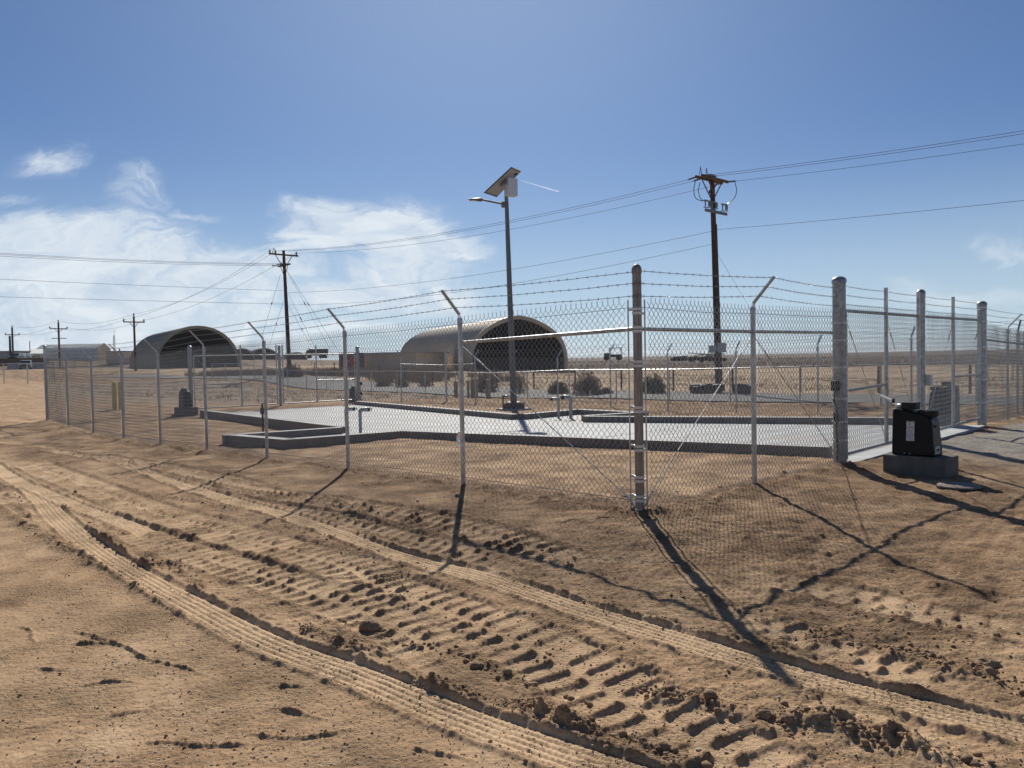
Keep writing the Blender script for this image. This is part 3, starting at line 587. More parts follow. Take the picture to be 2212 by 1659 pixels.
def fab_obj(parts, parent, name='mesh', m=None):
    V = []; Fq = []; n = 0
    for v_, f_ in parts: V.append(v_); Fq.append(f_+n); n += len(v_)
    V = np.vstack(V)-np.array(wloc(parent)); o = bpy.data.objects.new(name, grid_mesh(name, V, np.vstack(Fq), m or M_wire)); S.collection.objects.link(o); o.parent = parent; return o
def barbed(mb, A, B, sag=.015, r=.0031, step=.125, bl=.022):
    A, B = Vector(A), Vector(B); d = B-A; Ln = d.length; n = max(4, int(Ln/.25)); P = []
    for i in range(n+1):
        s = i/n; P.append(A+d*s+Vector((0, 0, -4*sag*s*(1-s)+random.uniform(-.003, .003))))
    mb.tube(P, r, 4, False); t = d.normalized(); a = t.cross(Vector((0, 0, 1))).normalized(); b = a.cross(t)
    k = int(Ln/step)
    for i in range(k):
        s = (i+.5+random.uniform(-.1, .1))/k; p = A+d*s+Vector((0, 0, -4*sag*s*(1-s)))
        an = random.uniform(0, 3.14); mb.tube([p-t*.007, p+t*.007], .0052, 4, False)
        for q in (0, 1.4):
            e = (a*math.cos(an+q)+b*math.sin(an+q))*bl+t*random.uniform(-.008, .008); mb.tube([p-e, p+e], .0016, 3, False)
def post_mb(p, zb, h, r, cap='dome', n=16):
    m = MB(); x_, y_ = p.x, p.y
    if cap == 'dome': prof = [(r, zb-.15), (r, zb+h-.07), (r*1.12, zb+h-.065), (r*1.12, zb+h-.02), (r*.95, zb+h+.0), (r*.7, zb+h+.018), (r*.35, zb+h+.028), (.002, zb+h+.03)]
    else: prof = [(r, zb-.15), (r, zb+h)]
    m.lathe((x_, y_, 0), prof, n); return m
def arm_mb(p, z, out_):
    """45-degree barb arm: cap sleeve, loop and channel"""
    m = MB(); o = Vector(out_); m.lathe((p.x, p.y, 0), [(.036, z-.10), (.036, z-.02), (.030, z)], 12)
    P0 = Vector((p.x, p.y, z-.03)); P1 = P0+Vector((0, 0, .09))+o*.02; P2 = P1+(o+Vector((0, 0, 1.08))).normalized()*.39
    side = Vector((-o.y, o.x, 0))
    for s in (-1, 1): m.bar(P0+side*s*.022, P1+side*s*.012, .012, .016)
    m.bar(P1-(P2-P1)*.05+side*0, P2, .042, .022); return m, P1, P2
def ground_pt(p): return Vector((p.x, p.y, GZ(p.x, p.y)))
def band(parent, p, z, r, to=None, ext=.05):
    m = MB(); m.lathe((p.x, p.y, 0), [(r*1.02, z-.014), (r*1.16, z-.013), (r*1.16, z+.013), (r*1.02, z+.014)], 16)
    if to is not None:
        t = Vector((to.x, to.y, 0)).normalized(); a = Vector((p.x, p.y, z)); m.bar(a+t*r, a+t*(r+ext), .012, .026); q = a+t*(r+ext-.005); s = Vector((-t.y, t.x, 0)); m.tube([q-s*.016, q+s*.016], .008, 6)
    return m.build('band', M_band, parent, smooth=True)
def truss(mb, a, b, r=.0055):
    mb.tube([a, b], r, 6); d = (Vector(b)-Vector(a)); c = Vector(a)+d*.12; mb.tube([c, c+d.normalized()*.16], .011, 6)
def wires_at(p, base): return [base+h for h in (.0,)]
out_near = -Nn   # outward of the left fence
# fence along the dirt track (left)
rt = empty('chain_link_fence', ground_pt(C0), 'long galvanised chain link fence with barbed wire running left beside the dirt track', 'fence')
fp = [C0+D*SP*k for k in range(10)]; gz = [Tz(p.x, p.y) for p in fp]
armtips = []
for k, p in enumerate(fp):
    if k == 0: po = post_mb(p, gz[0], 2.585-gz[0]-.02, .047).build('post', M_pipe, rt, smooth=True); tag(po, 'stout brown weathered corner post with domed cap and clamp bands')
    elif k == 9: post_mb(p, gz[k], 2.62, .05).build('post', M_galv, rt, smooth=True)
    else:
        post_mb(p, gz[k], HT, .031, None).build('post', M_galv, rt, smooth=True)
        m, P1, P2 = arm_mb(p, gz[k]+HT, out_near); m.build('barb_arm', M_galv, rt); armtips.append((k, P1, P2))
parts = []
for k in range(9):
    A = Vector((fp[k].x, fp[k].y, gz[k]))+out_near*.04+D*(.10 if k == 0 else 0); B = Vector((fp[k+1].x, fp[k+1].y, gz[k+1]))+out_near*.04
    fabric(parts, A, B, .03, HT+.0, r=.0027 if k < 3 else .0031, ns=4 if k < 2 else 3)
fab_obj(parts, rt)
def strands(mbw, pts):
    for a, b in zip(pts[:-1], pts[1:]): barbed(mbw, a, b)
for s, fr in enumerate((.97, .62, .25)):
    m = MB(); pts = [Vector((C0.x, C0.y, (2.52, 2.40, 2.27)[s]))+D*.05]
    pts += [P1+(P2-P1)*fr for _, P1, P2 in armtips]; pts.append(Vector((fp[9].x, fp[9].y, gz[9]+(2.54, 2.41, 2.28)[s]))); strands(m, pts); m.build('barbed_wire', M_wire, rt)
m = MB(); pts = [Vector((p.x, p.y, g+2.12))+out_near*.045 for p, g in zip(fp, gz)]
for a, b in zip(pts[:-1], pts[1:]): m.tube([a, (a+b)/2-Vector((0, 0, .012)), b], .0027, 4)
m.build('tension_wire', M_wire, rt); m = MB(); pts = [Vector((p.x, p.y, g+.13))+out_near*.045 for p, g in zip(fp, gz)]
for a, b in zip(pts[:-1], pts[1:]): m.tube([a+(b-a)*i/24+Vector((0, 0, .004*(-1)**i)) for i in range(25)], .0035, 4)
m.build('tension_wire', M_wire, rt)
def rail(A, zA, B, zB, r, parent, mm=M_galv, name='rail'):
    return MB().tube([(A.x, A.y, zA), (B.x, B.y, zB)], r, 12).build(name, mm, parent, smooth=True)
rail(fp[0]+D*.05, gz[0]+1.9, fp[1]-D*.03, gz[1]+1.88, .021, rt, M_galv); rail(fp[9], gz[9]+1.88, fp[8], gz[8]+1.86, .021, rt)
m = MB(); truss(m, (fp[1].x, fp[1].y, gz[1]+1.86), (fp[0].x-.08, fp[0].y+.07, gz[0]+.12)); m.build('brace_rod', M_galv, rt); m = MB(); truss(m, (fp[8].x, fp[8].y, gz[8]+1.86), (fp[9].x, fp[9].y, gz[9]+.12)); m.build('brace_rod', M_galv, rt)
bar_off = D*.095+out_near*.03; q0 = C0+bar_off; rail(q0, gz[0]+.02, q0, gz[0]+2.2, .0085, rt, M_galv, 'tension_bar')
q1 = C0+Nn*.085-D*.03; rail(q1, gz[0]+.02, q1, gz[0]+2.2, .0085, rt, M_galv, 'tension_bar')
for zz in (2.09, 1.55, 1.08, .68, .36, .16):
    band(rt, C0, gz[0]+zz+.012, .047, D, .06); band(rt, C0, gz[0]+zz-.03, .047, Nn, .05)
band(rt, C0, gz[0]+1.915, .047); band(rt, C0, gz[0]+1.875, .047); band(rt, C0, gz[0]+.03, .047)
m = MB(); g0 = gz[0]
for sg in (D, Nn): m.bar(C0+sg*.05+Vector((0, 0, g0+.05)), C0+sg*.16+Vector((0, 0, g0+.15)), .03, .03)
m.build('tie_bracket', M_band, rt)
for s in range(3):
    m = MB()
    for q in range(3):
        z0 = (2.505, 2.385, 2.255)[s]+q*.012; m.tube([(C0.x+.051*math.cos(a), C0.y+.051*math.sin(a), z0+.004*math.sin(a*2+q)) for a in np.linspace(0, 6.28, 14)], .0028, 4)
    m.build('wire_wrap', M_wire, rt)
# front fence C -> G1
rt2 = empty('chain_link_fence', ground_pt(G1), 'short chain link fence between the brown corner post and the nearest thick gate post', 'fence')
P1p = C0+Nn*2.285; z1 = Tz(P1p.x, P1p.y); zG1 = GZ(G1.x, G1.y)+.02
post_mb(P1p, z1, HT, .031, None).build('post', M_galv, rt2, smooth=True)
am, A1, A2 = arm_mb(P1p, z1+HT, -D); am.build('barb_arm', M_galv, rt2)
po = post_mb(G1, zG1, 2.66, .092, n=24).build('post', M_thick, rt2, smooth=True); tag(po, 'very thick mottled gate post with a shiny domed cap')
parts = []; fo = -D*.04
fabric(parts, Vector((C0.x, C0.y, gz[0]))+fo+Nn*.10, Vector((P1p.x, P1p.y, z1))+fo, .03, HT, ns=4); fabric(parts, Vector((P1p.x, P1p.y, z1))+fo, Vector((G1.x, G1.y, zG1))-D*.10-Nn*.02, .03, HT, ns=4)
fab_obj(parts, rt2)
for s, fr in enumerate((.97, .62, .25)):
    m = MB(); h = (2.54, 2.41, 2.28)[s]
    barbed(m, Vector((C0.x, C0.y, h-.01))+Nn*.05, A1+(A2-A1)*fr); barbed(m, A1+(A2-A1)*fr, Vector((G1.x, G1.y, zG1+h-.02))-Nn*.09); m.build('barbed_wire', M_wire, rt2)
rail(C0+Nn*.05, gz[0]+1.9, P1p-Nn*.03, z1+1.9, .021, rt2); rail(P1p+Nn*.03, z1+1.9, G1-Nn*.09, zG1+1.88, .021, rt2)
m = MB(); truss(m, (P1p.x, P1p.y, z1+1.86), tuple(C0+Nn*.1+Vector((0, 0, gz[0]+.12)))); m.build('brace_rod', M_galv, rt2); m = MB(); truss(m, (P1p.x, P1p.y, z1+1.86), tuple(G1-Nn*.12+Vector((0, 0, zG1+.12)))); m.build('brace_rod', M_galv, rt2)
m = MB(); a = Vector((C0.x, C0.y, gz[0]+2.12))+fo; b = Vector((P1p.x, P1p.y, z1+2.12))+fo; c = Vector((G1.x, G1.y, zG1+2.1))-D*.1
m.tube([a, (a+b)/2-Vector((0, 0, .02)), b, (c+b)/2-Vector((0, 0, .01)), c], .0027, 4); m.build('tension_wire', M_wire, rt2)
tb = G1-D*.098+Nn*.02; MB().bar((tb.x, tb.y, zG1+.05), (tb.x, tb.y, zG1+2.2), .018, .008).build('tension_bar', M_galv, rt2)
for zz in (2.02, 1.77, 1.38, .93, .6, .33): band(rt2, G1, zG1+zz, .0925)
# wire ties on the brace rail
for A_, B_, za, zb in ((C0, P1p, gz[0]+1.9, z1+1.9), (P1p, G1, z1+1.9, zG1+1.88), (C0, fp[1], gz[0]+1.9, gz[1]+1.88)):
    for q in (.2, .38, .56, .74, .9):
        p = A_+(B_-A_)*q; zz = za+(zb-za)*q; MB().tube([(p.x, p.y, zz-.03), (p.x+.012, p.y-.03, zz+.0), (p.x, p.y-.01, zz+.028), (p.x+.02, p.y, zz+.055)], .002, 3).build('wire_tie', M_wire, rt if A_ is C0 and B_ is fp[1] else rt2)
# gates
def leaf(A, B, zA, zB, tallA, label, group, mid=.5, halfrail=True, flip=False):
    """one swing leaf between A (hinge) and B"""
    r_ = empty('gate', (A.x, A.y, zA), label, 'gate', group); t = (B-A); Ln = t.length; t = t/Ln; a = A+t*.02; b = B-t*.02; rr_ = .024
    zb = lambda p: zA+(zB-zA)*((p-A).length/Ln)
    def V3(p, h): return Vector((p.x, p.y, zb(p)+h))
    fm = MB(); H2 = 2.20
    fm.tube([V3(a, H2), V3(b, H2)], rr_, 12); fm.build('top_rail', M_galv, r_, smooth=True); MB().tube([V3(a, .10), V3(b, .10)], rr_, 12).build('bottom_rail', M_galv, r_, smooth=True)
    MB().tube([V3(a, .08), V3(a, H2)], rr_, 12).build('stile', M_galv, r_, smooth=True)
    MB().tube([V3(b, .08), V3(b, 2.63)], .032, 12).build('stile', M_galv, r_, smooth=True)
    c = A+(B-A)*mid; MB().tube([V3(c, .08), V3(c, 2.62)], .031, 12).build('stile', M_galv, r_, smooth=True)
    ca_, cb_ = (a, c) if not flip else (c, b)
    if halfrail: MB().tube([V3(ca_, 1.03), V3(cb_, 1.06)], .022, 12).build('mid_rail', M_galv, r_, smooth=True)
    parts = []; fabric(parts, V3(a+t*.02, 0)-D*.03, V3(b-t*.03, 0)-D*.03, .06, H2+.05); fab_obj(parts, r_)
    for h in (2.56, 2.43, 2.30):
        m = MB(); barbed(m, V3(a, h), V3(c, h), .01); barbed(m, V3(c, h), V3(b, h), .01); m.build('barbed_wire', M_wire, r_)
    m = MB(); truss(m, V3(a+t*.03, H2-.05), V3(c, .14)); m.build('brace_rod', M_galv, r_); m = MB(); truss(m, V3(c, H2-.05), V3(b-t*.03, .14)); m.build('brace_rod', M_galv, r_)
    return r_
zG2 = GZ(G2.x, G2.y)+.01; zGm = GZ(Gm.x, Gm.y)+.0
zg = lambda p: slabz(p)+.02
gd = (G2-G1).normalized()
leaf(G1+gd*.13, Gm-gd*.12, zG1+.0, slabz(Gm)+.03, 1, 'closed galvanised chain link gate leaf right behind the nearest black operator', 'gate leaves of the fenced yard', .52)
leaf(G2-gd*.13, Gm+gd*.12, slabz(G2)+.05, slabz(Gm)+.03, 1, 'closed chain link gate leaf between the middle post and the far thick post at right', 'gate leaves of the fenced yard', .52)
mp_ = empty('gate_post', (Gm.x, Gm.y, slabz(Gm)), 'plain thick centre post with grey box where the two near gate leaves meet', 'gate post')
post_mb(Gm, slabz(Gm), 2.68, .068, n=20).build('post_shaft', M_thick, mp_, smooth=True)
q = Gm-D*.10+gd*.08; MB().box((q.x, q.y, slabz(Gm)+1.10), (.16, .09, .19), math.atan2(gd.y, gd.x)).build('latch_box', M_grey, mp_, bevel=.01)
# fence right of the gates
rt3 = empty('chain_link_fence', (G2.x, G2.y, zG2), 'bright chain link fence going off at the right edge beyond the far thick gate post', 'fence')
post_mb(G2, zG2, 2.66, .09, n=24).build('post', M_thick, rt3, smooth=True)
fl = (Qp-G2).normalized(); Fc = G2+fl*6.4
FP = [G2, Qp, G2+fl*4.6, Fc]; zF = [zG2]+[GZ(p.x, p.y) for p in FP[1:]]
tipsR = []
for p, z_ in zip(FP[1:3], zF[1:3]):
    post_mb(p, z_, HT, .031, None).build('post', M_galv, rt3, smooth=True); am, a1, a2 = arm_mb(p, z_+HT, -D); am.build('barb_arm', M_galv, rt3); tipsR.append((a1, a2))
post_mb(Fc, zF[3], 2.6, .047).build('post', M_galv, rt3, smooth=True)
parts = []
for i in range(3): fabric(parts, Vector((FP[i].x, FP[i].y, zF[i]))-D*.04+fl*(.06 if i == 0 else 0), Vector((FP[i+1].x, FP[i+1].y, zF[i+1]))-D*.04, .03, HT)
fab_obj(parts, rt3)
for s, fr in enumerate((.97, .62, .25)):
    m = MB(); h = (2.54, 2.41, 2.28)[s]; strands(m, [Vector((G2.x, G2.y, zG2+h))]+[a1+(a2-a1)*fr for a1, a2 in tipsR]+[Vector((Fc.x, Fc.y, zF[3]+h))]); m.build('barbed_wire', M_wire, rt3)
rail(G2, zG2+1.87, Qp, zF[1]+1.88, .021, rt3); rail(Qp, zF[1]+1.88, FP[2], zF[2]+1.88, .021, rt3)
m = MB(); truss(m, (Qp.x, Qp.y, zF[1]+1.86), (G2.x+.1, G2.y+.1, zG2+.15)); m.build('brace_rod', M_galv, rt3)
for zz in (2.55, 2.25, 1.7, 1.0, .5): band(rt3, G2, zG2+zz, .0905)
# back fences
def back_fence(pts, capk, label, outd, rails=(), name='chain_link_fence', big={}):
    r_ = empty(name, (pts[0].x, pts[0].y, GZ(pts[0].x, pts[0].y)), label, 'fence'); zz = [GZ(p.x, p.y) for p in pts]; S3 = [[], [], []]
    for i, p in enumerate(pts):
        if i in big: post_mb(p, zz[i], 2.6, big[i], n=16).build('post', M_thick if big[i] > .06 else M_galv, r_, smooth=True)
        if i in capk or i in big:
            if i not in big and capk[i]: post_mb(p, zz[i], 2.6, .045).build('post', M_galv, r_, smooth=True)
            for s, h in enumerate((2.54, 2.41, 2.28)): S3[s].append(Vector((p.x, p.y, zz[i]+h)))
        else:
            post_mb(p, zz[i], HT, .031, None, 10).build('post', M_galv, r_, smooth=True); am, a1, a2 = arm_mb(p, zz[i]+HT, outd); am.build('barb_arm', M_galv, r_)
            for s, fr in enumerate((.97, .62, .25)): S3[s].append(a1+(a2-a1)*fr)
    parts = []
    for i in range(len(pts)-1): fabric(parts, Vector((*pts[i][:2], zz[i])), Vector((*pts[i+1][:2], zz[i+1])), .03, HT, r=.003)
    fab_obj(parts, r_)
    for s in range(3): m = MB(); strands(m, S3[s]); m.build('barbed_wire', M_wire, r_)
    for i in rails:
        rail(pts[i], zz[i]+1.87, pts[i+1], zz[i+1]+1.87, .021, r_)
        m = MB(); truss(m, (*pts[i+1][:2], zz[i+1]+1.85), (*pts[i][:2], zz[i]+.12)); m.build('brace_rod', M_galv, r_)
    return r_
back_fence([E0, n_at(2.5), G3], {0: False}, 'short back chain link fence between the far left corner and the thick back gate post', D, (0,), big={2: .08})
back_fence([G4, n_at(15.0), K0], {}, 'back chain link fence between the right back gate post and the far corner post', D, (1,), big={0: .085, 2: .05})
far = [K0]+[K0-D*t for t in (2.3, 5.0, 7.85, 10.8, 13.6, 16.5, 19.45, 22.3, 25.0)]; far.append(Fc)
back_fence(far, {0: False}, 'far side chain link fence along the paved road behind the concrete pad', Nn, (0,), big={10: .045})
gb = (G4-G3).normalized()
leaf(G3+gb*.13, GM-gb*.12, slabz(G3)+.02, slabz(GM)+.02, 1, 'back gate leaf beside the dark operator at the far left', 'gate leaves of the fenced yard', .55)
leaf(G4-gb*.13, GM+gb*.12, slabz(G4)+.02, slabz(GM)+.02, 1, 'back gate leaf left of the dark operator by the thick back post', 'gate leaves of the fenced yard', .55)
mp_ = empty('gate_post', (GM.x, GM.y, slabz(GM)), 'slim centre post between the two back gate leaves', 'gate post'); post_mb(GM, slabz(GM), 2.6, .06, n=14).build('post_shaft', M_thick, mp_, smooth=True)
# ------------------------------------------------------------------ gate operators
def operator(loc, rz, label, detail=True, block=(.79, .50, .27), sc=1.0, arm_to=None):
    r_ = empty('gate_operator', loc, label, 'gate opener', 'black swing gate openers on concrete blocks', rz)
    def loc_mb(): return MB().loc_()
    # local axes: x along long side, y across. viewer sees -y face and +x end
    bx, by, bh = block
    b = loc_mb(); b.box((0, 0, bh/2-.05), (bx, by, bh+.1)); b.build('concrete_base', M_block, r_, bevel=.012)
    # body: tapered, extruded along y with rounded +x shoulder
    prof = [(-.27, 0), (.27, 0), (.262, .10), (.235, .44), (.222, .49), (.195, .525), (.15, .555), (-.05, .60), (-.24, .63), (-.27, .62)]
    w0, w1 = .19, .15; V = []; n = len(prof)
    for sg in (-1, 1):
        for (px_, pz_) in prof: wv = w0+(w1-w0)*(pz_/.6); V.append((px_-.04, sg*wv*.93, bh+pz_*sc))
    b = loc_mb(); b.add(V, [tuple(range(n)), tuple(range(n, 2*n))[::-1]]+[((i+1) % n, i, n+i, n+(i+1) % n) for i in range(n)]); b.build('cover', M_black, r_, smooth=True, bevel=.022)
    b = loc_mb(); b.lathe((.10, 0, 0), [(.13, bh+.53), (.135, bh+.56), (.132, bh+.60), (.11, bh+.612), (.02, bh+.617)], 24); b.build('top_cap', M_black, r_, smooth=True)
    b = loc_mb(); b.box((-.115, -.02, bh+.665), (.20, .16, .10)); b.build('drive_head', M_blackm, r_, bevel=.014)
    if detail:
        b = loc_mb(); b.lathe((0, -.02, bh+.65), [(.038, -.275), (.04, -.27), (.04, -.215), (.03, -.21)], 14, 'x'); b.build('pivot', M_galv, r_, smooth=True)
        yq = -.163
        tilt = (w0-w1)*.93/.6
        for (z0, z1_, mm, w_, nm, xo) in ((.20, .285, M_white, .10, 'warning_label', 0), (.29, .465, M_white, .10, 'warning_label', 0)):
            b = loc_mb(); b.add([(-.05+x0-.02, -(w0-(z-0)*tilt)*.93-.004, bh+z) for x0, z in ((-.05, z0), (.05, z0), (.05, z1_), (-.05, z1_))]+[(-.05+x0-.02, -(w0-(z-0)*tilt)*.93+.002, bh+z) for x0, z in ((-.05, z0), (.05, z0), (.05, z1_), (-.05, z1_))], [(0, 1, 2, 3), (7, 6, 5, 4), (0, 4, 5, 1), (1, 5, 6, 2), (2, 6, 7, 3), (3, 7, 4, 0)]); lb = b.build(nm, M_white, r_)
            def strp(za, zb_, xa, xb, mm_, nm_='print'):
                b2 = loc_mb(); b2.add([(-.07+x0, -(w0-z*tilt)*.93-.0065, bh+z) for x0, z in ((xa, za), (xb, za), (xb, zb_), (xa, zb_))], [(0, 1, 2, 3)]); b2.build(nm_, mm_, lb)
            if z0 > .25:
                strp(.452, .462, -.047, .047, M_red); strp(.372, .381, -.047, .047, M_red)
                strp(.415, .44, -.012, .004, M_ink, 'pictogram'); strp(.42, .431, -.03, -.014, M_ink, 'pictogram')
                for q in range(2): strp(.392+q*.008, .395+q*.008, -.038, .038, M_ink)
                for q in range(6): strp(.30+q*.010, .303+q*.010, -.04, .04 if q % 2 else .028, M_ink)
            else:
                for q in range(4): strp(.245+q*.009, .248+q*.009, -.042, .04, M_ink)
                strp(.222, .230, -.03, .035, M_ink); strp(.205, .209, 0, .04, M_ink)
        # brand plate stand-in strip, service panel and sockets on the end face
        b = loc_mb(); b.box((.2155, 0, bh+.40), (.008, .12, .03)); b.build('name_plate', M_block, r_)
        b = loc_mb(); b.box((.226, -.04, bh+.085), (.012, .16, .10)); pb = b.build('socket_panel', M_grey, r_, bevel=.004)
        for q in (-.06, 0): b = loc_mb(); b.box((.234, q-.01, bh+.085), (.006, .035, .035)); b.build('socket', M_blackm, pb)
        for q in (-.12, -.05): b = loc_mb(); b.lathe((q-.02, -.181, bh+.03), [(.007, -.006), (.007, .004)], 8, 'y'); b.build('screw', M_band, r_)
    if arm_to is not None:
        a = Vector(loc)+Vector((0, 0, bh+.66)); q = Matrix.Rotation(rz, 3, 'Z') @ Vector((-.24, -.02, 0)); a = a+q; bpt = Vector(arm_to); mid_ = a+(bpt-a)*.3; mid_.z = a.z; mid2 = mid_+Vector((0, 0, .04))
        MB_rot(MB().bar(a, mid_, .035, .022), r_, rz, loc, 'drive_arm', M_galv); MB_rot(MB().bar(mid2, bpt, .035, .022), r_, rz, loc, 'drive_arm', M_galv); MB_rot(MB().tube([mid_-Vector((0, 0, .03)), mid2+Vector((0, 0, .03))], .02, 8), r_, rz, loc, 'arm_pin', M_blackm)
    return r_
def MB_rot(m, parent, rz, loc, name, mm):
    c_, s_ = math.cos(-rz), math.sin(-rz)
    m.v = [((v_-np.array(loc)) @ np.array([[c_, s_, 0], [-s_, c_, 0], [0, 0, 1]])) for v_ in m.v]; m.loc_(); return m.build(name, mm, parent)
rzf = math.atan2(-D.y, -D.x)
# corner of the block nearest the camera -> centre
pc = at(2040, 1036, -.03); zo = GZ(pc.x, pc.y)
cen = Vector((pc.x, pc.y, 0))+D*.375+Nn*.24; gz_o = GZ(cen.x, cen.y)
operator((cen.x, cen.y, min(gz_o, -.02)-.01), rzf, 'nearest glossy black gate operator, with white warning stickers, on a grey concrete block', arm_to=tuple(G1+gd*1.35-D*.06+Vector((0, 0, zG1+.93))))
p = at(2034, 915, .05); operator((p.x, p.y, slabz(p)-.02), rzf+math.pi, 'black operator seen through the right leaf of the near gates', False, (.6, .45, .25))
p = dep(408, 898, 29.6); operator((p.x-.1, p.y, GZ(p.x, p.y)), rzf, 'black operator on a concrete block at the far left beside the back gate post', False, (.85, .6, .3))
p = dep(768, 868, 36.2); operator((p.x, p.y, GZ(p.x, p.y)-.05), rzf, 'black operator standing behind the right back gate post', False, (.6, .45, .1))
# photo eyes and cables on gate posts
def eye_box(G, zb, dirv, lab, hgt=1.12):
    r_ = empty('photo_eye', (G.x, G.y, zb), lab, 'sensor box'); q = G+dirv*.14
    MB().box((q.x, q.y, zb+hgt), (.10, .09, .15), math.atan2(dirv.y, dirv.x)).build('housing', M_blackm, r_, bevel=.01)
    MB().tube([(q.x, q.y, zb+hgt-.07), (q.x-.02, q.y, zb+hgt-.2), (q.x+.02, q.y, zb+hgt-.35), (q.x+.01, q.y, zb+.5), (q.x+.03, q.y, zb+.2), (q.x+.02, q.y, zb+.02)], .012, 6).build('cable', M_blackm, r_, smooth=True)
    MB().box((q.x+.01, q.y, zb+hgt-.45), (.08, .05, .13), math.atan2(dirv.y, dirv.x)).build('junction_box', M_grey if 'right' in lab else M_blackm, r_, bevel=.005)
eye_box(G1, zG1, -Nn, 'black sensor box and cable on the left side of the nearest thick gate post')
eye_box(G2, zG2, Nn, 'black sensor box with hanging cable right of the far thick gate post')
eye_box(G4, GZ(G4.x, G4.y), Nn, 'small black sensor box on the back gate post', .9)
# ------------------------------------------------------------------ stand pipes, lids, bottle
def standpipe(px, py, Y, h, r, dirv, label, elbow=.16, m_=M_pvc, zb=None, grp='capped stand pipes on the pad'):
    p = dep(px, py, Y); zb = slabz(p) if zb is None else zb; r_ = empty('stand_pipe', (p.x, p.y, zb), label, 'stand pipe', grp)
    dv_ = Vector(dirv).normalized(); top = Vector((p.x, p.y, zb+h)); R_ = r*1.5
    MB().tube([(p.x, p.y, zb-.1), (p.x, p.y, zb+h-R_)], r, 14).build('riser', m_, r_, smooth=True)
    arc = [Vector((p.x, p.y, zb+h-R_))+dv_*R_*(1-math.cos(a))+Vector((0, 0, R_*math.sin(a))) for a in np.linspace(0, math.pi/2, 7)]; e = arc[-1]+dv_*elbow*.4
    MB().tube(arc+[e], r*1.22, 14).build('elbow', m_, r_, smooth=True)
    MB().tube([e, e+dv_*.05], r*1.42, 14).build('coupling', M_galv, r_, smooth=True); MB().tube([e+dv_*.05, e+dv_*elbow*.75], r*1.25, 14).build('cap', M_blackm, r_, smooth=True)
    hd = e+dv_*(elbow*.75+.03); MB().bar(hd-Vector((0, 0, .03)), hd+Vector((0, 0, .03)), .02, .03).build('cap_lever', M_blackm, r_)
pB = atslab(779, 935, 0)
standpipe(779, 935, atslab(779, 935, 0).y, .56, .040, (1, .25, 0), 'nearest grey stand pipe with elbow pointing right on the pad')
standpipe(748, 925, atslab(748, 925, 0).y, .5, .040, (1, .25, 0), 'grey stand pipe partly hidden behind the second left fence post')
standpipe(1207, 904, atslab(1207, 904, 0).y, .55, .035, (-1, -.1, 0), 'slimmer of two stand pipes with elbows pointing left near the lamp pole')
standpipe(1233, 904, atslab(1233, 904, 0).y, .60, .048, (-1, -.1, 0), 'thicker of two stand pipes with elbows pointing left near the lamp pole')
pr = dep(1087, 883, 29.2); standpipe(1087, 883, 29.2, .52, .028, (1, .1, 0), 'thin rusty water pipe with a tap beside the solar lamp base', .16, M_rust, GZ(pr.x, pr.y), None)
# tall brown riser outside the pad at left and white lid
p = dep(568, 920, 20.0); zz = GZ(p.x, p.y); r_ = empty('conduit_riser', (p.x, p.y, zz), 'dark brown conduit riser standing in front of the pad at left', 'conduit')
MB().tube([(p.x, p.y, zz-.1), (p.x, p.y, zz+.82)], .028, 10).build('riser', M_rust, r_, smooth=True); MB().box((p.x, p.y-.02, zz+.62), (.09, .07, .16)).build('junction_box', M_rust, r_, bevel=.006)
for (x0, y0, Y_, w_, lab) in ((551, 921, 19.6, .55, 'flat pale vault cover lying on soil beside the brown conduit riser'), ):
    p = dep(x0, y0, Y_); zz = GZ(p.x, p.y); m = MB(); m.box((p.x, p.y, zz+.02), (w_, .4, .10)); o = m.build('vault_cover', M_conc, None, bevel=.01, loc=(p.x, p.y, zz)); tag(o, lab, 'vault cover')
p = at(2072, 1051, .0); zz = GZ(p.x, p.y); r_ = empty('manhole_lid', (p.x, p.y, zz), 'round concrete lid sunk in the soil in front of the concrete block', 'manhole lid')
MB().lathe((p.x, p.y, zz), [(.24, -.05), (.245, .02), (.245, .028)], 32).build('ring', M_blackm, r_, smooth=True); MB().lathe((p.x, p.y, zz), [(.235, .02), (.235, .042), (.22, .05)], 32).build('lid', M_kerb, r_, smooth=True)
# plastic bottle pushed through the fence by the first left post
M_pet = bpy.data.materials.new('clear_plastic'); M_pet.use_nodes = True; b = M_pet.node_tree.nodes['Principled BSDF']; b.inputs['Base Color'].default_value = (.85, .9, .95, 1); b.inputs['Transmission Weight'].default_value = .8; b.inputs['Roughness'].default_value = .12; b.inputs['IOR'].default_value = 1.3
p = dep(992, 962, 10.15); r_ = empty('plastic_bottle', (p.x, p.y, p.z), 'crumpled clear water bottle wedged in the fence left of the first post', 'bottle')
MB().lathe((p.x, p.y, p.z), [(.03, 0), (.034, .01), (.034, .05), (.029, .06), (.034, .07), (.034, .115), (.026, .135), (.014, .155), (.013, .17)], 16).build('bottle_body', M_pet, r_, smooth=True)
MB().lathe((p.x, p.y, p.z), [(.015, .166), (.015, .183)], 12).build('cap', M_white, r_, smooth=True)
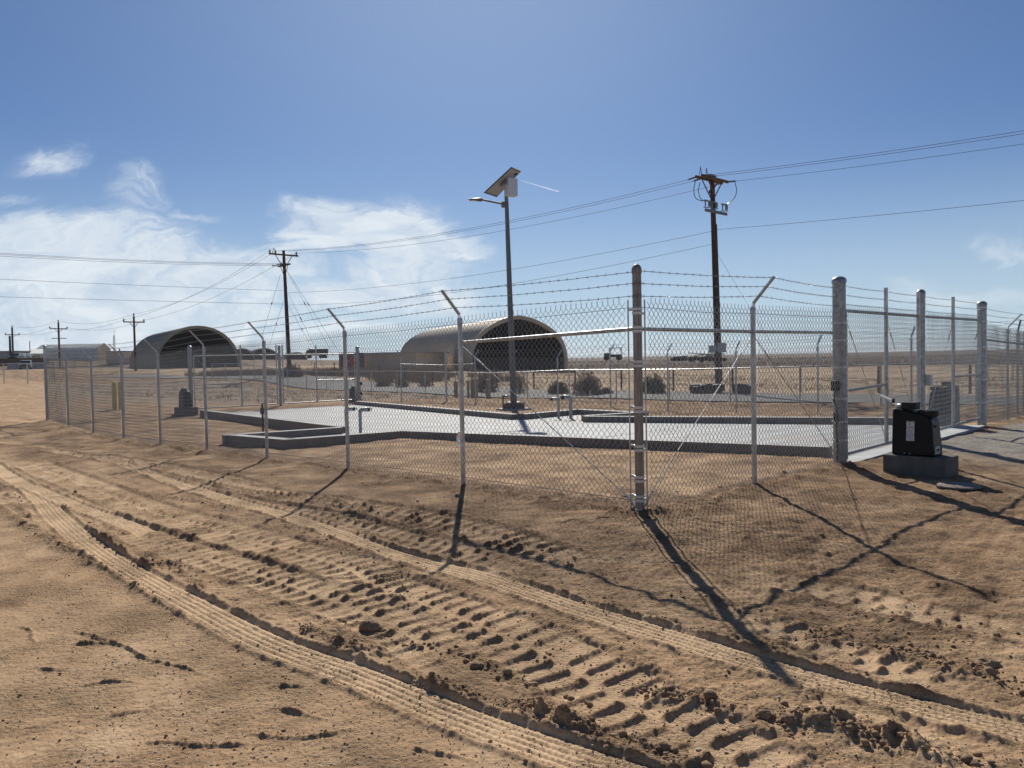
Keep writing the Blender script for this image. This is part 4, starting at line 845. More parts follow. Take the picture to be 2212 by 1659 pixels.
# ------------------------------------------------------------------ solar street lamp
def lamp():
    bp_ = dep(1110, 886, 29.0); zb = GZ(bp_.x, bp_.y); r_ = empty('solar_street_lamp', (bp_.x, bp_.y, zb), 'tall grey solar street lamp with tilted panel and battery box', 'street lamp')
    zc = zb+.35
    MB().box((bp_.x, bp_.y, zb+.0), (1.0, .9, .12), .8).build('footing', M_conc, r_, bevel=.01)
    MB().box((bp_.x, bp_.y, zb+.16), (.62, .55, .20), .8).build('plinth', M_block, r_, bevel=.01)
    MB().box((bp_.x, bp_.y, zb+.285), (.42, .42, .03), .8).build('base_plate', M_lamp, r_)
    tp = dep(1093, 400, 29.0); MB().tube([(bp_.x, bp_.y, zb+.28), ((bp_.x*.5+tp.x*.5), bp_.y, (zb+tp.z)/2), (tp.x, tp.y, tp.z)], [.125, .10, .07], 16).build('pole', M_lamp, r_, smooth=True)
    a = dep(1088, 441, 29.0); b_ = dep(1044, 432, 28.9); MB().tube([a, b_], .035, 10).build('bracket_arm', M_lamp, r_, smooth=True); MB().lathe((a.x, a.y, a.z), [(.085, -.12), (.095, 0), (.085, .08)], 12).build('collar', M_lamp, r_, smooth=True)
    hd = dep(1010, 430, 28.9); t = (b_-hd); V = []
    m = MB(); pr_ = [(0, .012, .012), (.25, .09, .03), (.5, .11, .05), (.8, .10, .075), (1, .035, .035)]
    for (s, w_, h_) in pr_:
        c = hd+t*s
        for k in range(12):
            an = k*math.pi/6; V.append((c.x, c.y+math.cos(an)*w_*1.2, c.z+math.sin(an)*h_*(1.0 if math.sin(an) > 0 else .9)))
    m.add(V, [(i*12+k, i*12+(k+1) % 12, (i+1)*12+(k+1) % 12, (i+1)*12+k) for i in range(4) for k in range(12)]+[tuple(range(12))[::-1], tuple(range(48, 60))]); hh = m.build('lamp_head', M_lamp, r_, smooth=True)
    c = hd+t*.32; MB().box((c.x, c.y, c.z-.045), (.24, .16, .02)).build('lens', M_lens, hh)
    q0 = dep(1104, 405, 28.75); MB().box((q0.x, q0.y, q0.z), (.40, .30, .64), .55).build('battery_box', M_lampw, r_, bevel=.012)
    # panel quad: four measured corners at believable depths
    cs_ = [dep(1045, 418, 28.3), dep(1080, 428.5, 29.5), dep(1133, 369.5, 29.5), dep(1109, 363.5, 28.4)]
    cs_ = [dep(1046, 417, 28.25), dep(1073, 426, 28.9), dep(1126, 370, 29.15), dep(1106, 361, 28.5)]
    nrm = (cs_[1]-cs_[0]).cross(cs_[3]-cs_[0]).normalized()
    if nrm.z < 0: nrm = -nrm
    m = MB(); m.add([c for c in cs_]+[c+nrm*.035 for c in cs_], [(0, 1, 2, 3), (7, 6, 5, 4), (0, 4, 5, 1), (1, 5, 6, 2), (2, 6, 7, 3), (3, 7, 4, 0)]); fr = m.build('panel_frame', M_lamp, r_)
    cc = sum(cs_, Vector())/4; MB().add([cc+(c-cc)*.9-nrm*.004 for c in cs_], [(0, 1, 2, 3)]).build('back_sheet', M_panelb, fr); MB().add([cc+(c-cc)*.95+nrm*.04 for c in cs_], [(3, 2, 1, 0)]).build('solar_cells', M_panelf, fr)
    m = MB(); m.bar(cc-nrm*.03+(cs_[0]-cs_[3])*.12, cc-nrm*.03-(cs_[0]-cs_[3])*.12, .32, .05); m.bar(cc-nrm*.05, q0+Vector((-.08, 0, .30)), .12, .08); m.build('mount_bracket', M_lamp, r_)
    jb = cc+(cs_[2]-cc)*.62-nrm*.03+(cs_[3]-cc)*.1; MB().box(tuple(jb), (.12, .09, .05)).build('junction_box', M_blackm, fr); MB().tube([jb, jb*.5+q0*.5+Vector((-.02, 0, .1)), q0+Vector((-.1, 0, .35))], .01, 5).build('cable', M_blackm, r_)
lamp()
# ------------------------------------------------------------------ overhead line poles
def crossarm(m, c, axis, ln, w=.11, h=.14):
    a = Vector(axis).normalized(); m.bar(c-a*ln/2, c+a*ln/2, w, h)
def insul(c, s=1.0, parent=None):
    m = MB(); m.lathe(c, [(.03*s, 0), (.07*s, .02*s), (.035*s, .07*s), (.07*s, .10*s), (.03*s, .18*s), (.045*s, .22*s)], 8); return m.build('insulator', M_porc, parent, smooth=True)
wires = []
def pole_R():
    b_ = dep(1553, 848, 44); zb = Tz(b_.x, b_.y); tp = dep(1538, 378, 44); r_ = empty('utility_pole', (b_.x, b_.y, zb), 'tall brown utility pole at right with switch gear and double crossarm', 'utility pole', 'wooden utility poles of the overhead line')
    H_ = tp.z
    def ax(z): s = (z-zb)/(H_-zb); return Vector((b_.x+(tp.x-b_.x)*s, b_.y, z))
    MB().tube([(b_.x, b_.y, zb-.3), ax(zb+(H_-zb)*.5), ax(H_)], [.20, .165, .13], 14).build('pole_shaft', M_wood, r_, smooth=True)
    ends = []
    for sg in (-1, 1):
        c = ax(H_-.25)+D*sg*.19; m = MB(); crossarm(m, c, Nn, 2.7); m.build('crossarm', M_arm, r_)
        for q in (-1, 1): MB().bar(c+Nn*q*.75-Vector((0, 0, .06)), ax(H_-1.25)+D*sg*.14, .05, .04).build('arm_brace', M_arm, r_)
        for q in (-1.25, -.72, 1.25): ends.append((sg, q, c+Nn*q+D*sg*.06))
    for q in (-1.15, -.55):
        m = MB(); c = ax(H_-.2)+Nn*q; m.bar(c-Nn*.11, c+Vector((0, 0, .5)), .03, .03); m.bar(c+Nn*.11, c+Vector((0, 0, .5)), .03, .03); m.build('bird_guard', M_porc, r_)
    for sg, q, e in ends:
        m = MB(); o_ = e+D*sg*.55-Vector((0, 0, .06)); m.tube([e, o_], .022, 6); 
        for k in (.25, .5, .75): m.tube([e+(o_-e)*(k-.05), e+(o_-e)*(k+.05)], .06, 8)
        m.build('insulator', M_porc, r_); wires.append((('R', sg, q), o_))
    zs = dep(1540, 446, 44).z; m = MB(); crossarm(m, ax(zs-.35)+D*-.2, Nn, 2.2, .08, .16); m.build('switch_bracket', M_lamp, r_)
    for q in (-1.0, -.3, .75):
        c = ax(zs)+Nn*q-D*.25; sw = MB(); sw.box(tuple(c+Nn*.25), (.13, .13, .24)); sw.box(tuple(c-Nn*.16), (.06, .06, .34)); sw.bar(c-Nn*.24+Vector((0, 0, .16)), c+Nn*.34+Vector((0, 0, .15)), .06, .08); sw.bar(c-Nn*.3-Vector((0, 0, .24)), c+Nn*.4-Vector((0, 0, .16)), .05, .05); sw.build('switch', M_lamp, r_)
    for (p0, side) in (((1502, 392), -1), ((1512, 394), -1), ((1587, 391), 1), ((1536, 400), -1)):
        a = dep(p0[0], p0[1], 44); sgn_ = side; zt = zs+.15; xo = {1502: -1.0, 1512: -.85, 1587: 1.15, 1536: .1}[p0[0]]; e = ax(zt)+Nn*xo*.75
        MB().tube([Vector(q_) for q_ in cat([np.array(q2) for q2 in (a, a+Vector((sgn_*.10, 0, -.45)), Vector((a.x+sgn_*.10, a.y, zt+.75)), Vector((a.x+sgn_*.0, a.y, zt+.35)), Vector((a.x*.6+e.x*.4, e.y, zt+.1)), e+Vector((0, 0, .08)))], 5)], .022, 5).build('jumper_wire', M_porc, r_, smooth=True)
    for (x0, x1, y0, y1) in ((1532, 1546, 746, 762), (1551, 1567, 741, 761)):
        c = dep((x0+x1)/2, (y0+y1)/2, 43.7); MB().box(tuple(c), ((x1-x0)*44/FPX*1.15, .12, (y1-y0)*44/FPX)).build('sign_plate', M_grey, r_, bevel=.01)
    MB().tube([ax(zb+.1)+Vector((.2, 0, 0)), ax(zs-1)+Vector((.17, 0, 0))], .03, 6).build('conduit', M_porc, r_)
    return ax, H_, zb
axR, HR, zbR = pole_R()
def pole_L():
    b_ = dep(626, 812, 82); zb = Tz(b_.x, b_.y); tp = dep(612.5, 541, 82); r_ = empty('utility_pole', (b_.x, b_.y, zb), 'dark guyed utility pole left of centre with two crossed arms in front of clouds', 'utility pole', 'wooden utility poles of the overhead line'); H_ = tp.z
    def ax(z): s = (z-zb)/(H_-zb); return Vector((b_.x+(tp.x-b_.x)*s, b_.y, z))
    MB().tube([(b_.x, b_.y, zb-.3), ax(zb+(H_-zb)*.5), ax(H_)], [.24, .20, .15], 12).build('pole_shaft', M_wood, r_, smooth=True)
    c = ax(dep(612, 550.5, 82).z); m = MB(); crossarm(m, c, Nn, 3.3, .14, .16); m.build('crossarm', M_arm, r_)
    for q in (-1, 1): MB().bar(c+Nn*q*1.0, c-Vector((0, 0, 1.5)), .06, .06).build('arm_brace', M_arm, r_)
    for q in (-1.55, -.95, 1.45): insul(tuple(c+Nn*q+Vector((0, 0, .08))), 1.6, r_); wires.append((('L', 0, q), c+Nn*q+Vector((0, 0, .3))))
    m = MB()
    for q in (-1.1,): m.bar(c+Nn*(q-.25), c+Nn*q+Vector((0, 0, .65)), .04, .04); m.bar(c+Nn*(q+.3), c+Nn*q+Vector((0, 0, .65)), .04, .04)
    m.build('bird_guard', M_porc, r_)
    c2 = ax(dep(614, 573, 82).z); m = MB(); crossarm(m, c2, (-.75, -.66, 0), .1); m = MB(); crossarm(m, c2-Vector((0, 0, .0)), D-Vector((0, 0, 0)), 2.6, .14, .16); m.build('crossarm', M_arm, r_)
    for q in (-1, 1): MB().bar(c2+D*q*.9, c2-Vector((0, 0, 1.3)), .05, .05).build('arm_brace', M_arm, r_)
    for q in (-1.1, -.3, .9):
        o_ = c2+D*q; m = MB(); e = o_-Nn*.9; m.tube([o_, e], .03, 6)
        for k in (.4, .7, .95): m.tube([o_+(e-o_)*(k-.06), o_+(e-o_)*(k+.06)], .08, 8)
        m.build('insulator', M_porc, r_); wires.append((('L2', 0, q), e))
    for (x0, y0, x1, y1, Yg) in ((606, 592, 552, 770, 70), (612, 652, 577, 760, 74), (620, 585, 732, 760, 84), (621, 588, 724, 775, 78), (622, 632, 690, 770, 80), (622, 658, 672, 745, 90)):
        a = dep(x0, y0, 82); e = dep(x1, y1, Yg); e2 = a+(e-a)*((a.z-Tz(e.x, e.y))/(a.z-e.z)); e2.z = Tz(e2.x, e2.y); m = MB(); m.tube([a, e2], .014, 4); cc = a+(e2-a)*.3; m.tube([cc, cc+(e2-a).normalized()*.4], .05, 6); m.build('guy_wire', M_line, r_)
    return ax, H_
axL, HL = pole_L()
def small_pole(px, ty, Y, by, arm, label, w=.15, hz=None, lower=False):
    tp = dep(px, ty, Y); b_ = dep(px+ (by-ty)*.035, by, Y); zb = Tz(b_.x, b_.y)-.5; r_ = empty('utility_pole', (b_.x, b_.y, zb), label, 'utility pole', 'wooden utility poles of the overhead line')
    dirp = (tp-b_); bb = tp-dirp*((tp.z-zb)/dirp.z); MB().tube([bb, tp], [w*1.25, w], 8).build('pole_shaft', M_wood, r_, smooth=True)
    if arm:
        c = tp-Vector((0, 0, arm[1])); m = MB(); crossarm(m, c, Nn, arm[0], .16, .17); m.build('crossarm', M_arm, r_)
        for q in (-1, 1): MB().bar(c+Nn*q*.7, c-Vector((0, 0, .9)), .07, .07).build('arm_brace', M_arm, r_)
        for q in (-.47, .0, .47):
            cc = c+Nn*q*arm[0] if q else tp; insul(tuple(cc+Vector((0, 0, .05))), 2.0, r_); wires.append(((px, 0, q), cc+Vector((0, 0, .3))))
    if lower:
        m = MB(); crossarm(m, tp-Vector((0, 0, 3.2)), Nn, 2.6, .14, .14); m.build('crossarm', M_arm, r_)
small_pole(289, 683, 118.7, 790, (3.1, .9), 'utility pole with crossarm just left of the dark arched hangar')
small_pole(126, 696, 153, 790, (3.2, 1.3), 'utility pole with two crossarms in front of the ribbed quonset building', .17, lower=True)
small_pole(26, 707, 185, 790, (3.0, 1.8), 'utility pole with one crossarm near the left edge of the picture', .2)
small_pole(21, 726, 178, 790, None, 'bare pole without crossarm leaning beside the leftmost utility pole', .22)
small_pole(64, 737, 205, 775, None, 'thin far pole beside the open metal canopy', .1)
small_pole(427-0, 770, 230, 776, None, 'tiny far pole near the ribbed quonset roof end', .09) if False else None
wd = {k: v_ for k, v_ in wires}
def line(a, b, sag, label, r=.012, n=28):
    a, b = Vector(a), Vector(b); P = [a+(b-a)*(i/n)-Vector((0, 0, 4*sag*(i/n)*(1-i/n))) for i in range(n+1)]
    m = MB(); m.tube(P, r, 4, False); o = m.build('overhead_cable', M_line, None, loc=tuple(a)); return tag(o, label, 'cable', 'overhead cables between the poles')
for q, lb in ((-1.25, 'top left'), (-.72, 'middle'), (1.25, 'lower')):
    line(wd[('R', 1, q)], wd[('L', 0, {-1.25: -1.55, -.72: -.95, 1.25: 1.45}[q])], .9, '%s of three top cables spanning between right pole and guyed left pole' % lb.split()[0], .011)
    e = wd[('R', -1, q)]-D*62; line(wd[('R', -1, q)], e-Vector((0, 0, .3)), 1.25, {-1.25: 'uppermost', -.72: 'second', 1.25: 'third'}[q]+' cable from the top of the right pole off to the right edge', .009)
    f = wd[('L2', 0, {-1.25: -1.1, -.72: -.3, 1.25: .9}[q])]; line(f, f-Nn*52, .85, {-1.25: 'nearest', -.72: 'middle', 1.25: 'farthest'}[q]+' of three cables from lower arm of guyed pole to left edge', .013)
    k = {-1.25: -.47, -.72: 0.0, 1.25: .47}[q]; line(wd[('L', 0, {-1.25: -1.55, -.72: -.95, 1.25: 1.45}[q])], wd[(289, 0, k)], 1.0, {-1.25: 'front', -.72: 'middle', 1.25: 'back'}[q]+' cable descending from guyed pole to the pole by the dark hangar', .016, 20)
    line(wd[(289, 0, k)], wd[(126, 0, k)], 1.0, {-1.25: 'front', -.72: 'middle', 1.25: 'back'}[q]+' cable between the hangar pole and the quonset pole', .018, 14)
    line(wd[(126, 0, k)], wd[(26, 0, k)], .8, {-1.25: 'front', -.72: 'middle', 1.25: 'back'}[q]+' cable between the quonset pole and the leftmost crossarm pole', .018, 12)
a = dep(1536, 500, 44); b = dep(623, 632, 82); line(a, b, .75, 'upper communication cable between the right pole and the guyed pole', .011)
a = dep(1536, 528, 44); b = dep(625, 658, 82); line(a, b, .9, 'lower communication cable between the right pole and the guyed pole', .011)
a = dep(1547, 496, 44); line(a, a-D*62-Vector((0, 0, .6)), .9, 'single lower cable from the right pole to the right edge', .009)
a = dep(617, 628, 82); line(a, a-Nn*52-Vector((0, 0, 0)), .2, 'upper communication cable from guyed pole to the left edge', .013)
a = dep(620, 657, 82); line(a, a-Nn*52-Vector((0, 0, .3)), .1, 'lower communication cable from guyed pole to the left edge', .013)
a = dep(1545, 540, 44); b = dep(1640, 700, 36); bz = a+(b-a)*((a.z-Tz(b.x, b.y))/(a.z-b.z)); line(a, bz, 0, 'straight guy wire slanting down right of the right pole', .008)
# ------------------------------------------------------------------ hangars
PROF = [(0, 1), (.12, .985), (.35, .925), (.63, .80), (.84, .64), (.95, .47), (1, .26), (.985, 0)]
def profile(round_=False):
    h = [(math.sin(t)*1.0, math.cos(t)**.85) for t in np.linspace(0, math.pi/2, 10)] if round_ else PROF
    pl = cat([np.array(q, float) for q in h], 4) if not round_ else np.array(h)
    return [(-a, b) for a, b in pl[::-1]]+[(a, b) for a, b in pl[1:]]
def hangar(c, axis, hw, ht, ln, label, mo, mi, door=None, round_=False, rib=.0, group='arched steel aircraft shelters', name='hangar', zb=None):
    zb = Tz(c.x, c.y)-.15 if zb is None else zb; r_ = empty(name, (c.x, c.y, zb), label, 'hangar', group); ax = Vector((axis[0], axis[1], 0)).normalized(); lat = Vector((ax.y, -ax.x, 0))
    pr = profile(round_); n = len(pr)
    def shell(off, step, amp, name_, mm, flip):
        k = int(ln/step); V = []
        for i in range(k+1):
            s = i*ln/k; o_ = amp*(1 if i % 2 else -1)
            for (u_, v_) in pr: 
                rr2 = hw+off+o_; rz_ = ht+(off+o_)*(1 if v_ > .05 else 0); p = Vector((c.x, c.y, zb))+lat*u_*rr2+ax*s; V.append((p.x, p.y, zb+v_*rz_))
        Fq = [(i*n+j, i*n+j+1, (i+1)*n+j+1, (i+1)*n+j) for i in range(k) for j in range(n-1)]; m = MB(); m.add(V, Fq); return m.build(name_, mm, r_, smooth=False)
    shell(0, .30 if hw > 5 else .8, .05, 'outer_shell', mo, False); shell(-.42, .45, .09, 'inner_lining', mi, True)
    V = []
    for (u_, v_) in pr:
        for off in (.08, -.44): p = Vector((c.x, c.y, 0))+lat*u_*(hw+off)-ax*.05; V.append((p.x, p.y, zb+v_*(ht+off)))
    V2 = [tuple(Vector(q)+ax*.35) for q in V]; m = MB(); nn = len(V); m.add(V+V2, [(2*j, 2*j+1, 2*j+3, 2*j+2) for j in range(n-1)]+[(nn+2*j, nn+2*j+2, nn+2*j+3, nn+2*j+1) for j in range(n-1)]+[(2*j, 2*j+2, nn+2*j+2, nn+2*j) for j in range(n-1)]+[(2*j+1, nn+2*j+1, nn+2*j+3, 2*j+3) for j in range(n-1)]); m.build('rim', mo, r_)
    # rear wall with optional doorway
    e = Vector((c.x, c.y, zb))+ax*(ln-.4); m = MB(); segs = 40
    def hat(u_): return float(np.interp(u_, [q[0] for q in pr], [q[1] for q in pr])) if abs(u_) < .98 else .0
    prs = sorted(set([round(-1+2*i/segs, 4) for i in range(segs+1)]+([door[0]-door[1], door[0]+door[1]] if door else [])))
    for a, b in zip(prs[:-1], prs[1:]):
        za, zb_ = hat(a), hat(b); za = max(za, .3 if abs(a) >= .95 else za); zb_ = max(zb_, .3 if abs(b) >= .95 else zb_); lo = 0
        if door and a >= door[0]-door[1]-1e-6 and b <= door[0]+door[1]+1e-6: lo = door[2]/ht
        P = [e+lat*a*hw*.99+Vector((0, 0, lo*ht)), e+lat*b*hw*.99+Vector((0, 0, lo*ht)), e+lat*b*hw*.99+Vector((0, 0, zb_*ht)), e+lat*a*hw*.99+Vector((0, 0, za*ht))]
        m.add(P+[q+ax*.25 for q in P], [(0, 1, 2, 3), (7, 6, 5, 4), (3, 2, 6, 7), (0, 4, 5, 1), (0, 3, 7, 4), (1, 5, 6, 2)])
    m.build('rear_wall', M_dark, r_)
    V = [Vector((c.x, c.y, zb+.19))+lat*s_*(hw-.3)+ax*t_ for s_, t_ in ((-1, -3), (1, -3), (1, ln), (-1, ln))]; m = MB(); m.add([tuple(q) for q in V]+[tuple(q-Vector((0, 0, .6))) for q in V], [(0, 1, 2, 3), (4, 7, 6, 5), (0, 4, 5, 1), (1, 5, 6, 2), (2, 6, 7, 3), (3, 7, 4, 0)]); m.build('floor_slab', M_kerb, r_)
    return r_
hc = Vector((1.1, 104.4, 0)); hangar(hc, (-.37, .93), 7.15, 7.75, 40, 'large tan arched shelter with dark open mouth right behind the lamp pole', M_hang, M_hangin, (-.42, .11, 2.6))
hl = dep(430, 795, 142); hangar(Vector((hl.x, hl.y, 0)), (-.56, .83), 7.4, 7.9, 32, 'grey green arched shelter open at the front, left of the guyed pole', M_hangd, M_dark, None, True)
for (px, Y_, hw_, ht_, lb) in ((572, 300, 5.6, 5.4, 'small distant arched shelter just left of the guyed pole'), (641, 330, 4.6, 4.2, 'smallest distant arched shelter just right of the guyed pole'), (524, 260, 4.0, 4.6, 'distant arched shelter peeping out right of the grey green one')):
    p = dep(px, 782, Y_); hangar(Vector((p.x, p.y, 0)), (-.4, .9), hw_, ht_, 20, lb, M_hangd, M_dark, None, True, zb=p.z)
# ribbed quonset building at left
p = dep(190, 780, 212); q = empty('quonset_building', (p.x, p.y, p.z), 'long pale ribbed quonset building with gable end behind the left fence corner', 'building')
e1 = dep(92, 778, 205); e2 = dep(226, 778, 205); lx = (e2-e1); zq = e1.z-1.5; hq = dep(160, 744, 205).z-zq
kq = 60; pr = [(-3.6, 0), (-3.5, .40), (-3.2, .66), (-2.6, .80), (0, 1.0), (2.6, .80), (3.2, .66), (3.5, .40), (3.6, 0)]; V = []; Fq = []
for i in range(kq*2+1):
    s = i/(kq*2); o_ = .14*(1 if (i // 1) % 2 else -1)
    for (u_, v_) in pr: pp = e1+lx*s; V.append((pp.x, pp.y+u_*1.0+(o_ if u_ > 0 else -o_), zq+v_*hq+(o_ if v_ > .5 else 0)))
Fq = [(i*9+j, i*9+j+1, (i+1)*9+j+1, (i+1)*9+j) for i in range(kq*2) for j in range(8)]
MB().add(V, Fq).build('ribbed_shell', M_roofw, q)
gx = e2.x+.1; m = MB(); m.add([(gx, e2.y+u_, zq+v_*hq*1.04) for u_, v_ in pr]+[(gx-.3, e2.y+u_, zq+v_*hq*1.04) for u_, v_ in pr], [tuple(range(9)), tuple(range(9, 18))[::-1]]+[(j, 9+j, 10+j, j+1) for j in range(8)]); m.build('gable_wall', M_wallt, q)
def bldg(px0, px1, ytop, ybase, Y, depth, label, mm, name='building', roof=None, extra=None, skew=0):
    a, b = dep(px0, ybase, Y), dep(px1, ybase, Y+skew); h = dep(px0, ytop, Y).z-a.z; r_ = empty(name, (a.x, a.y, a.z-.8), label, 'building')
    d = (b-a); d.z = 0; l = d.length; d.normalize(); back = Vector((-d.y, d.x, 0)); z0 = a.z-.8; c = (a+d*l/2+back*depth/2)
    MB().box((c.x, c.y, z0+(h+.8)/2), (l, depth, h+.8), math.atan2(d.y, d.x)).build('walls', mm, r_)
    if roof == 'flat': MB().box((c.x, c.y, z0+h+.8+.08), (l+.5, depth+.5, .2), math.atan2(d.y, d.x)).build('roof', M_bgrey, r_)
    return r_, a, d, l, h, back, z0
bldg(781, 900, 765.5, 809, 103, 9, 'low tan flat roofed block building left of the large tan shelter', M_wallt, roof='flat', skew=-3)
r_, a, d, l, h, back, z0 = bldg(-60, 33, 761, 784, 185, 10, 'low flat grey building at the left edge beyond the fence', M_bgrey, roof='flat')
bldg(229, 268, 760, 778, 190, 8, 'small pale lean-to building right of the ribbed quonset', M_wallt, roof='flat')
bldg(-60, 99, 776, 784.5, 168, 1.2, 'low dark brown retaining bank wall behind the parked off-road vehicle', M_arm, 'retaining_wall')[0]['category'] = 'wall'
bldg(15, 99, 784, 790.5, 160, .5, 'low white concrete barrier right behind the pale off-road vehicle', M_conc, 'concrete_barrier')[0]['category'] = 'barrier'
# canopy and dome
p = dep(146, 776, 190); r_ = empty('open_canopy', tuple(dep(80, 775, 190)), 'open sided metal canopy with pale roof left of the ribbed quonset', 'canopy')
A = [dep(64, 763.5, 188), dep(95, 763.5, 188)]; top_ = [dep(70, 754, 194), dep(94, 754, 194)]; m = MB(); m.add([A[0], A[1], top_[1], top_[0]]+[q-Vector((0, 0, .25)) for q in (A[0], A[1], top_[1], top_[0])], [(0, 1, 2, 3), (7, 6, 5, 4), (0, 4, 5, 1), (1, 5, 6, 2), (2, 6, 7, 3), (3, 7, 4, 0)]); m.build('roof', M_roofw, r_)
for x_ in (66, 75, 84, 92): q = dep(x_, 764, 188.3); MB().box((q.x, q.y, q.z-2), (.25, .25, 4)).build('canopy_post', M_bgrey, r_)
p = dep(47, 772, 260); r_ = empty('dome_roof_building', tuple(p), 'far building with shallow tan dome roof at the left', 'building')
MB().lathe((p.x, p.y, p.z), [(3.6, -2), (3.6, .6), (2.9, 1.2), (1.9, 1.8), (.9, 2.1), (.1, 2.15)], 20).build('roof', M_tanp, r_, smooth=True)
# container with red sign, mast
r_, a, d, l, h, back, z0 = bldg(733, 768, 762, 813, 96, 6, 'faded red shipping container beside the low tan building', M_pink, 'shipping_container'); r_['category'] = 'container'
c = a+d*l*.86-back*.06+Vector((0, 0, h*.62)); MB().box(tuple(c), (.75, .06, 1.0)).build('sign_plate', M_signr, r_)
p = dep(247, 776, 260); r_ = empty('radio_mast', (p.x, p.y, p.z-2), 'slender lattice radio mast between quonset and dark shelter', 'mast'); t = dep(246, 712, 260); m = MB()
for k in range(3): an = k*2.09; m.tube([(p.x+.45*math.cos(an), p.y+.45*math.sin(an), p.z-2), (t.x+.2*math.cos(an), t.y+.2*math.sin(an), t.z-2)], .07, 4)
for i in range(14):
    z_ = p.z-2+(t.z-p.z)*i/14; m.tube([(p.x-.4, p.y, z_), (p.x+.4, p.y, z_+.8)], .04, 4)
m.tube([(t.x, t.y, t.z-2.5), (t.x, t.y, t.z)], .06, 4); m.build('lattice', M_lamp, r_)
# ------------------------------------------------------------------ vehicles far away
def car(loc, rz, label, paint, group=None, sc=1.0):
    r_ = empty('parked_car', loc, label, 'car', group, rz); W_ = .92
    side = [(-2.3, .35), (2.3, .35), (2.35, .75), (2.2, 1.0), (1.2, 1.12), (.55, 1.68), (-1.7, 1.75), (-2.25, 1.1), (-2.35, .7)]
    n = len(side); V = [(x_*sc, -W_*(.86 if z_ > 1.3 else 1)*sc, z_*sc) for x_, z_ in side]+[(x_*sc, W_*(.86 if z_ > 1.3 else 1)*sc, z_*sc) for x_, z_ in side]
    m = MB().loc_(); m.add(V, [tuple(range(n))[::-1], tuple(range(n, 2*n))]+[(i, (i+1) % n, n+(i+1) % n, n+i) for i in range(n)]); m.build('body', paint, r_, bevel=.06)
    for s in (-1, 1): m = MB().loc_(); y_ = s*W_*.93*sc; m.add([(x_*sc, y_*(1.0 if z_ < 1.3 else .955), z_*sc) for x_, z_ in ((1.0, 1.14), (.5, 1.58), (-1.6, 1.64), (-2.0, 1.14))], [(0, 1, 2, 3)]); m.build('window', M_glass, r_)
    m = MB().loc_(); m.add([(1.22*sc, -.78*sc, 1.16*sc), (1.22*sc, .78*sc, 1.16*sc), (.62*sc, .7*sc, 1.66*sc), (.62*sc, -.7*sc, 1.66*sc)], [(0, 1, 2, 3)]); m.build('windscreen', M_glass, r_)
    m = MB().loc_(); m.box((2.34*sc, 0, .72*sc), (.08, 1.5*sc, .34*sc)); m.build('grille', M_blackm, r_)
    for x_ in (-1.45, 1.45):
        for s in (-1, 1): m = MB().loc_(); m.lathe((x_*sc, s*.84*sc, .36*sc), [(.36*sc, -.12), (.38*sc, 0), (.36*sc, .12)], 14, 'y'); m.build('wheel', M_tire, r_, smooth=True)
    for s in (-1, 1): m = MB().loc_(); m.box((2.32*sc, s*.68*sc, .93*sc), (.08, .3*sc, .14*sc)); m.build('headlight', M_white, r_)
    return r_
p = dep(56, 798, 150); car((p.x, p.y, Tz(p.x, p.y)-.02), math.radians(-62), 'pale grey off-road vehicle parked on the dirt lot at far left', M_carw, None, 1.05)
for i, px in enumerate((35, 41, 47, 53, 59)):
    p = dep(px, 779.5, 172+2*i); car((p.x, p.y, p.z), math.radians(-75), ['first', 'second', 'third', 'fourth', 'fifth'][i]+' from left of the dark vehicles in a row below the open canopy', M_card if i % 2 == 0 else M_carw, 'vehicles parked in a row at far left')
def truck(px, py, Y, label, rz=0, sc=1.0):
    p = dep(px, py, Y); r_ = empty('dump_truck', tuple(p), label, 'truck', None, rz)
    m = MB().loc_(); m.box((-1.2*sc, 0, 1.0*sc), (6.8*sc, 1.0*sc, .25*sc)); m.build('chassis', M_mach, r_)
    m = MB().loc_(); m.box((-2.9*sc, 0, 1.8*sc), (1.9*sc, 2.2*sc, 1.7*sc)); m.box((-3.9*sc, 0, 1.4*sc), (.9*sc, 1.6*sc, .9*sc)); m.build('cab', M_mach, r_, bevel=.08)
    m = MB().loc_(); m.add([(x_*sc, y_*sc, z_*sc) for y_ in (-1.2, 1.2) for x_, z_ in ((-1.8, 1.3), (2.4, 1.3), (2.7, 2.9), (-1.8, 2.9), (-3.2, 3.3))], [(0, 1, 2, 3, 4), (9, 8, 7, 6, 5), (0, 5, 6, 1), (1, 6, 7, 2), (2, 7, 8, 3), (3, 8, 9, 4), (4, 9, 5, 0)]); m.build('dump_bed', M_mach, r_)
    for x_ in (-3.1, .6, 1.8):
        for s in (-1, 1): m = MB().loc_(); m.lathe((x_*sc, s*1.0*sc, .5*sc), [(.5*sc, -.15), (.5*sc, .15)], 12, 'y'); m.build('wheel', M_tire, r_)
truck(690, 774, 205, 'dark dump truck silhouette on the rise between guyed pole and tan building', 0, .85)
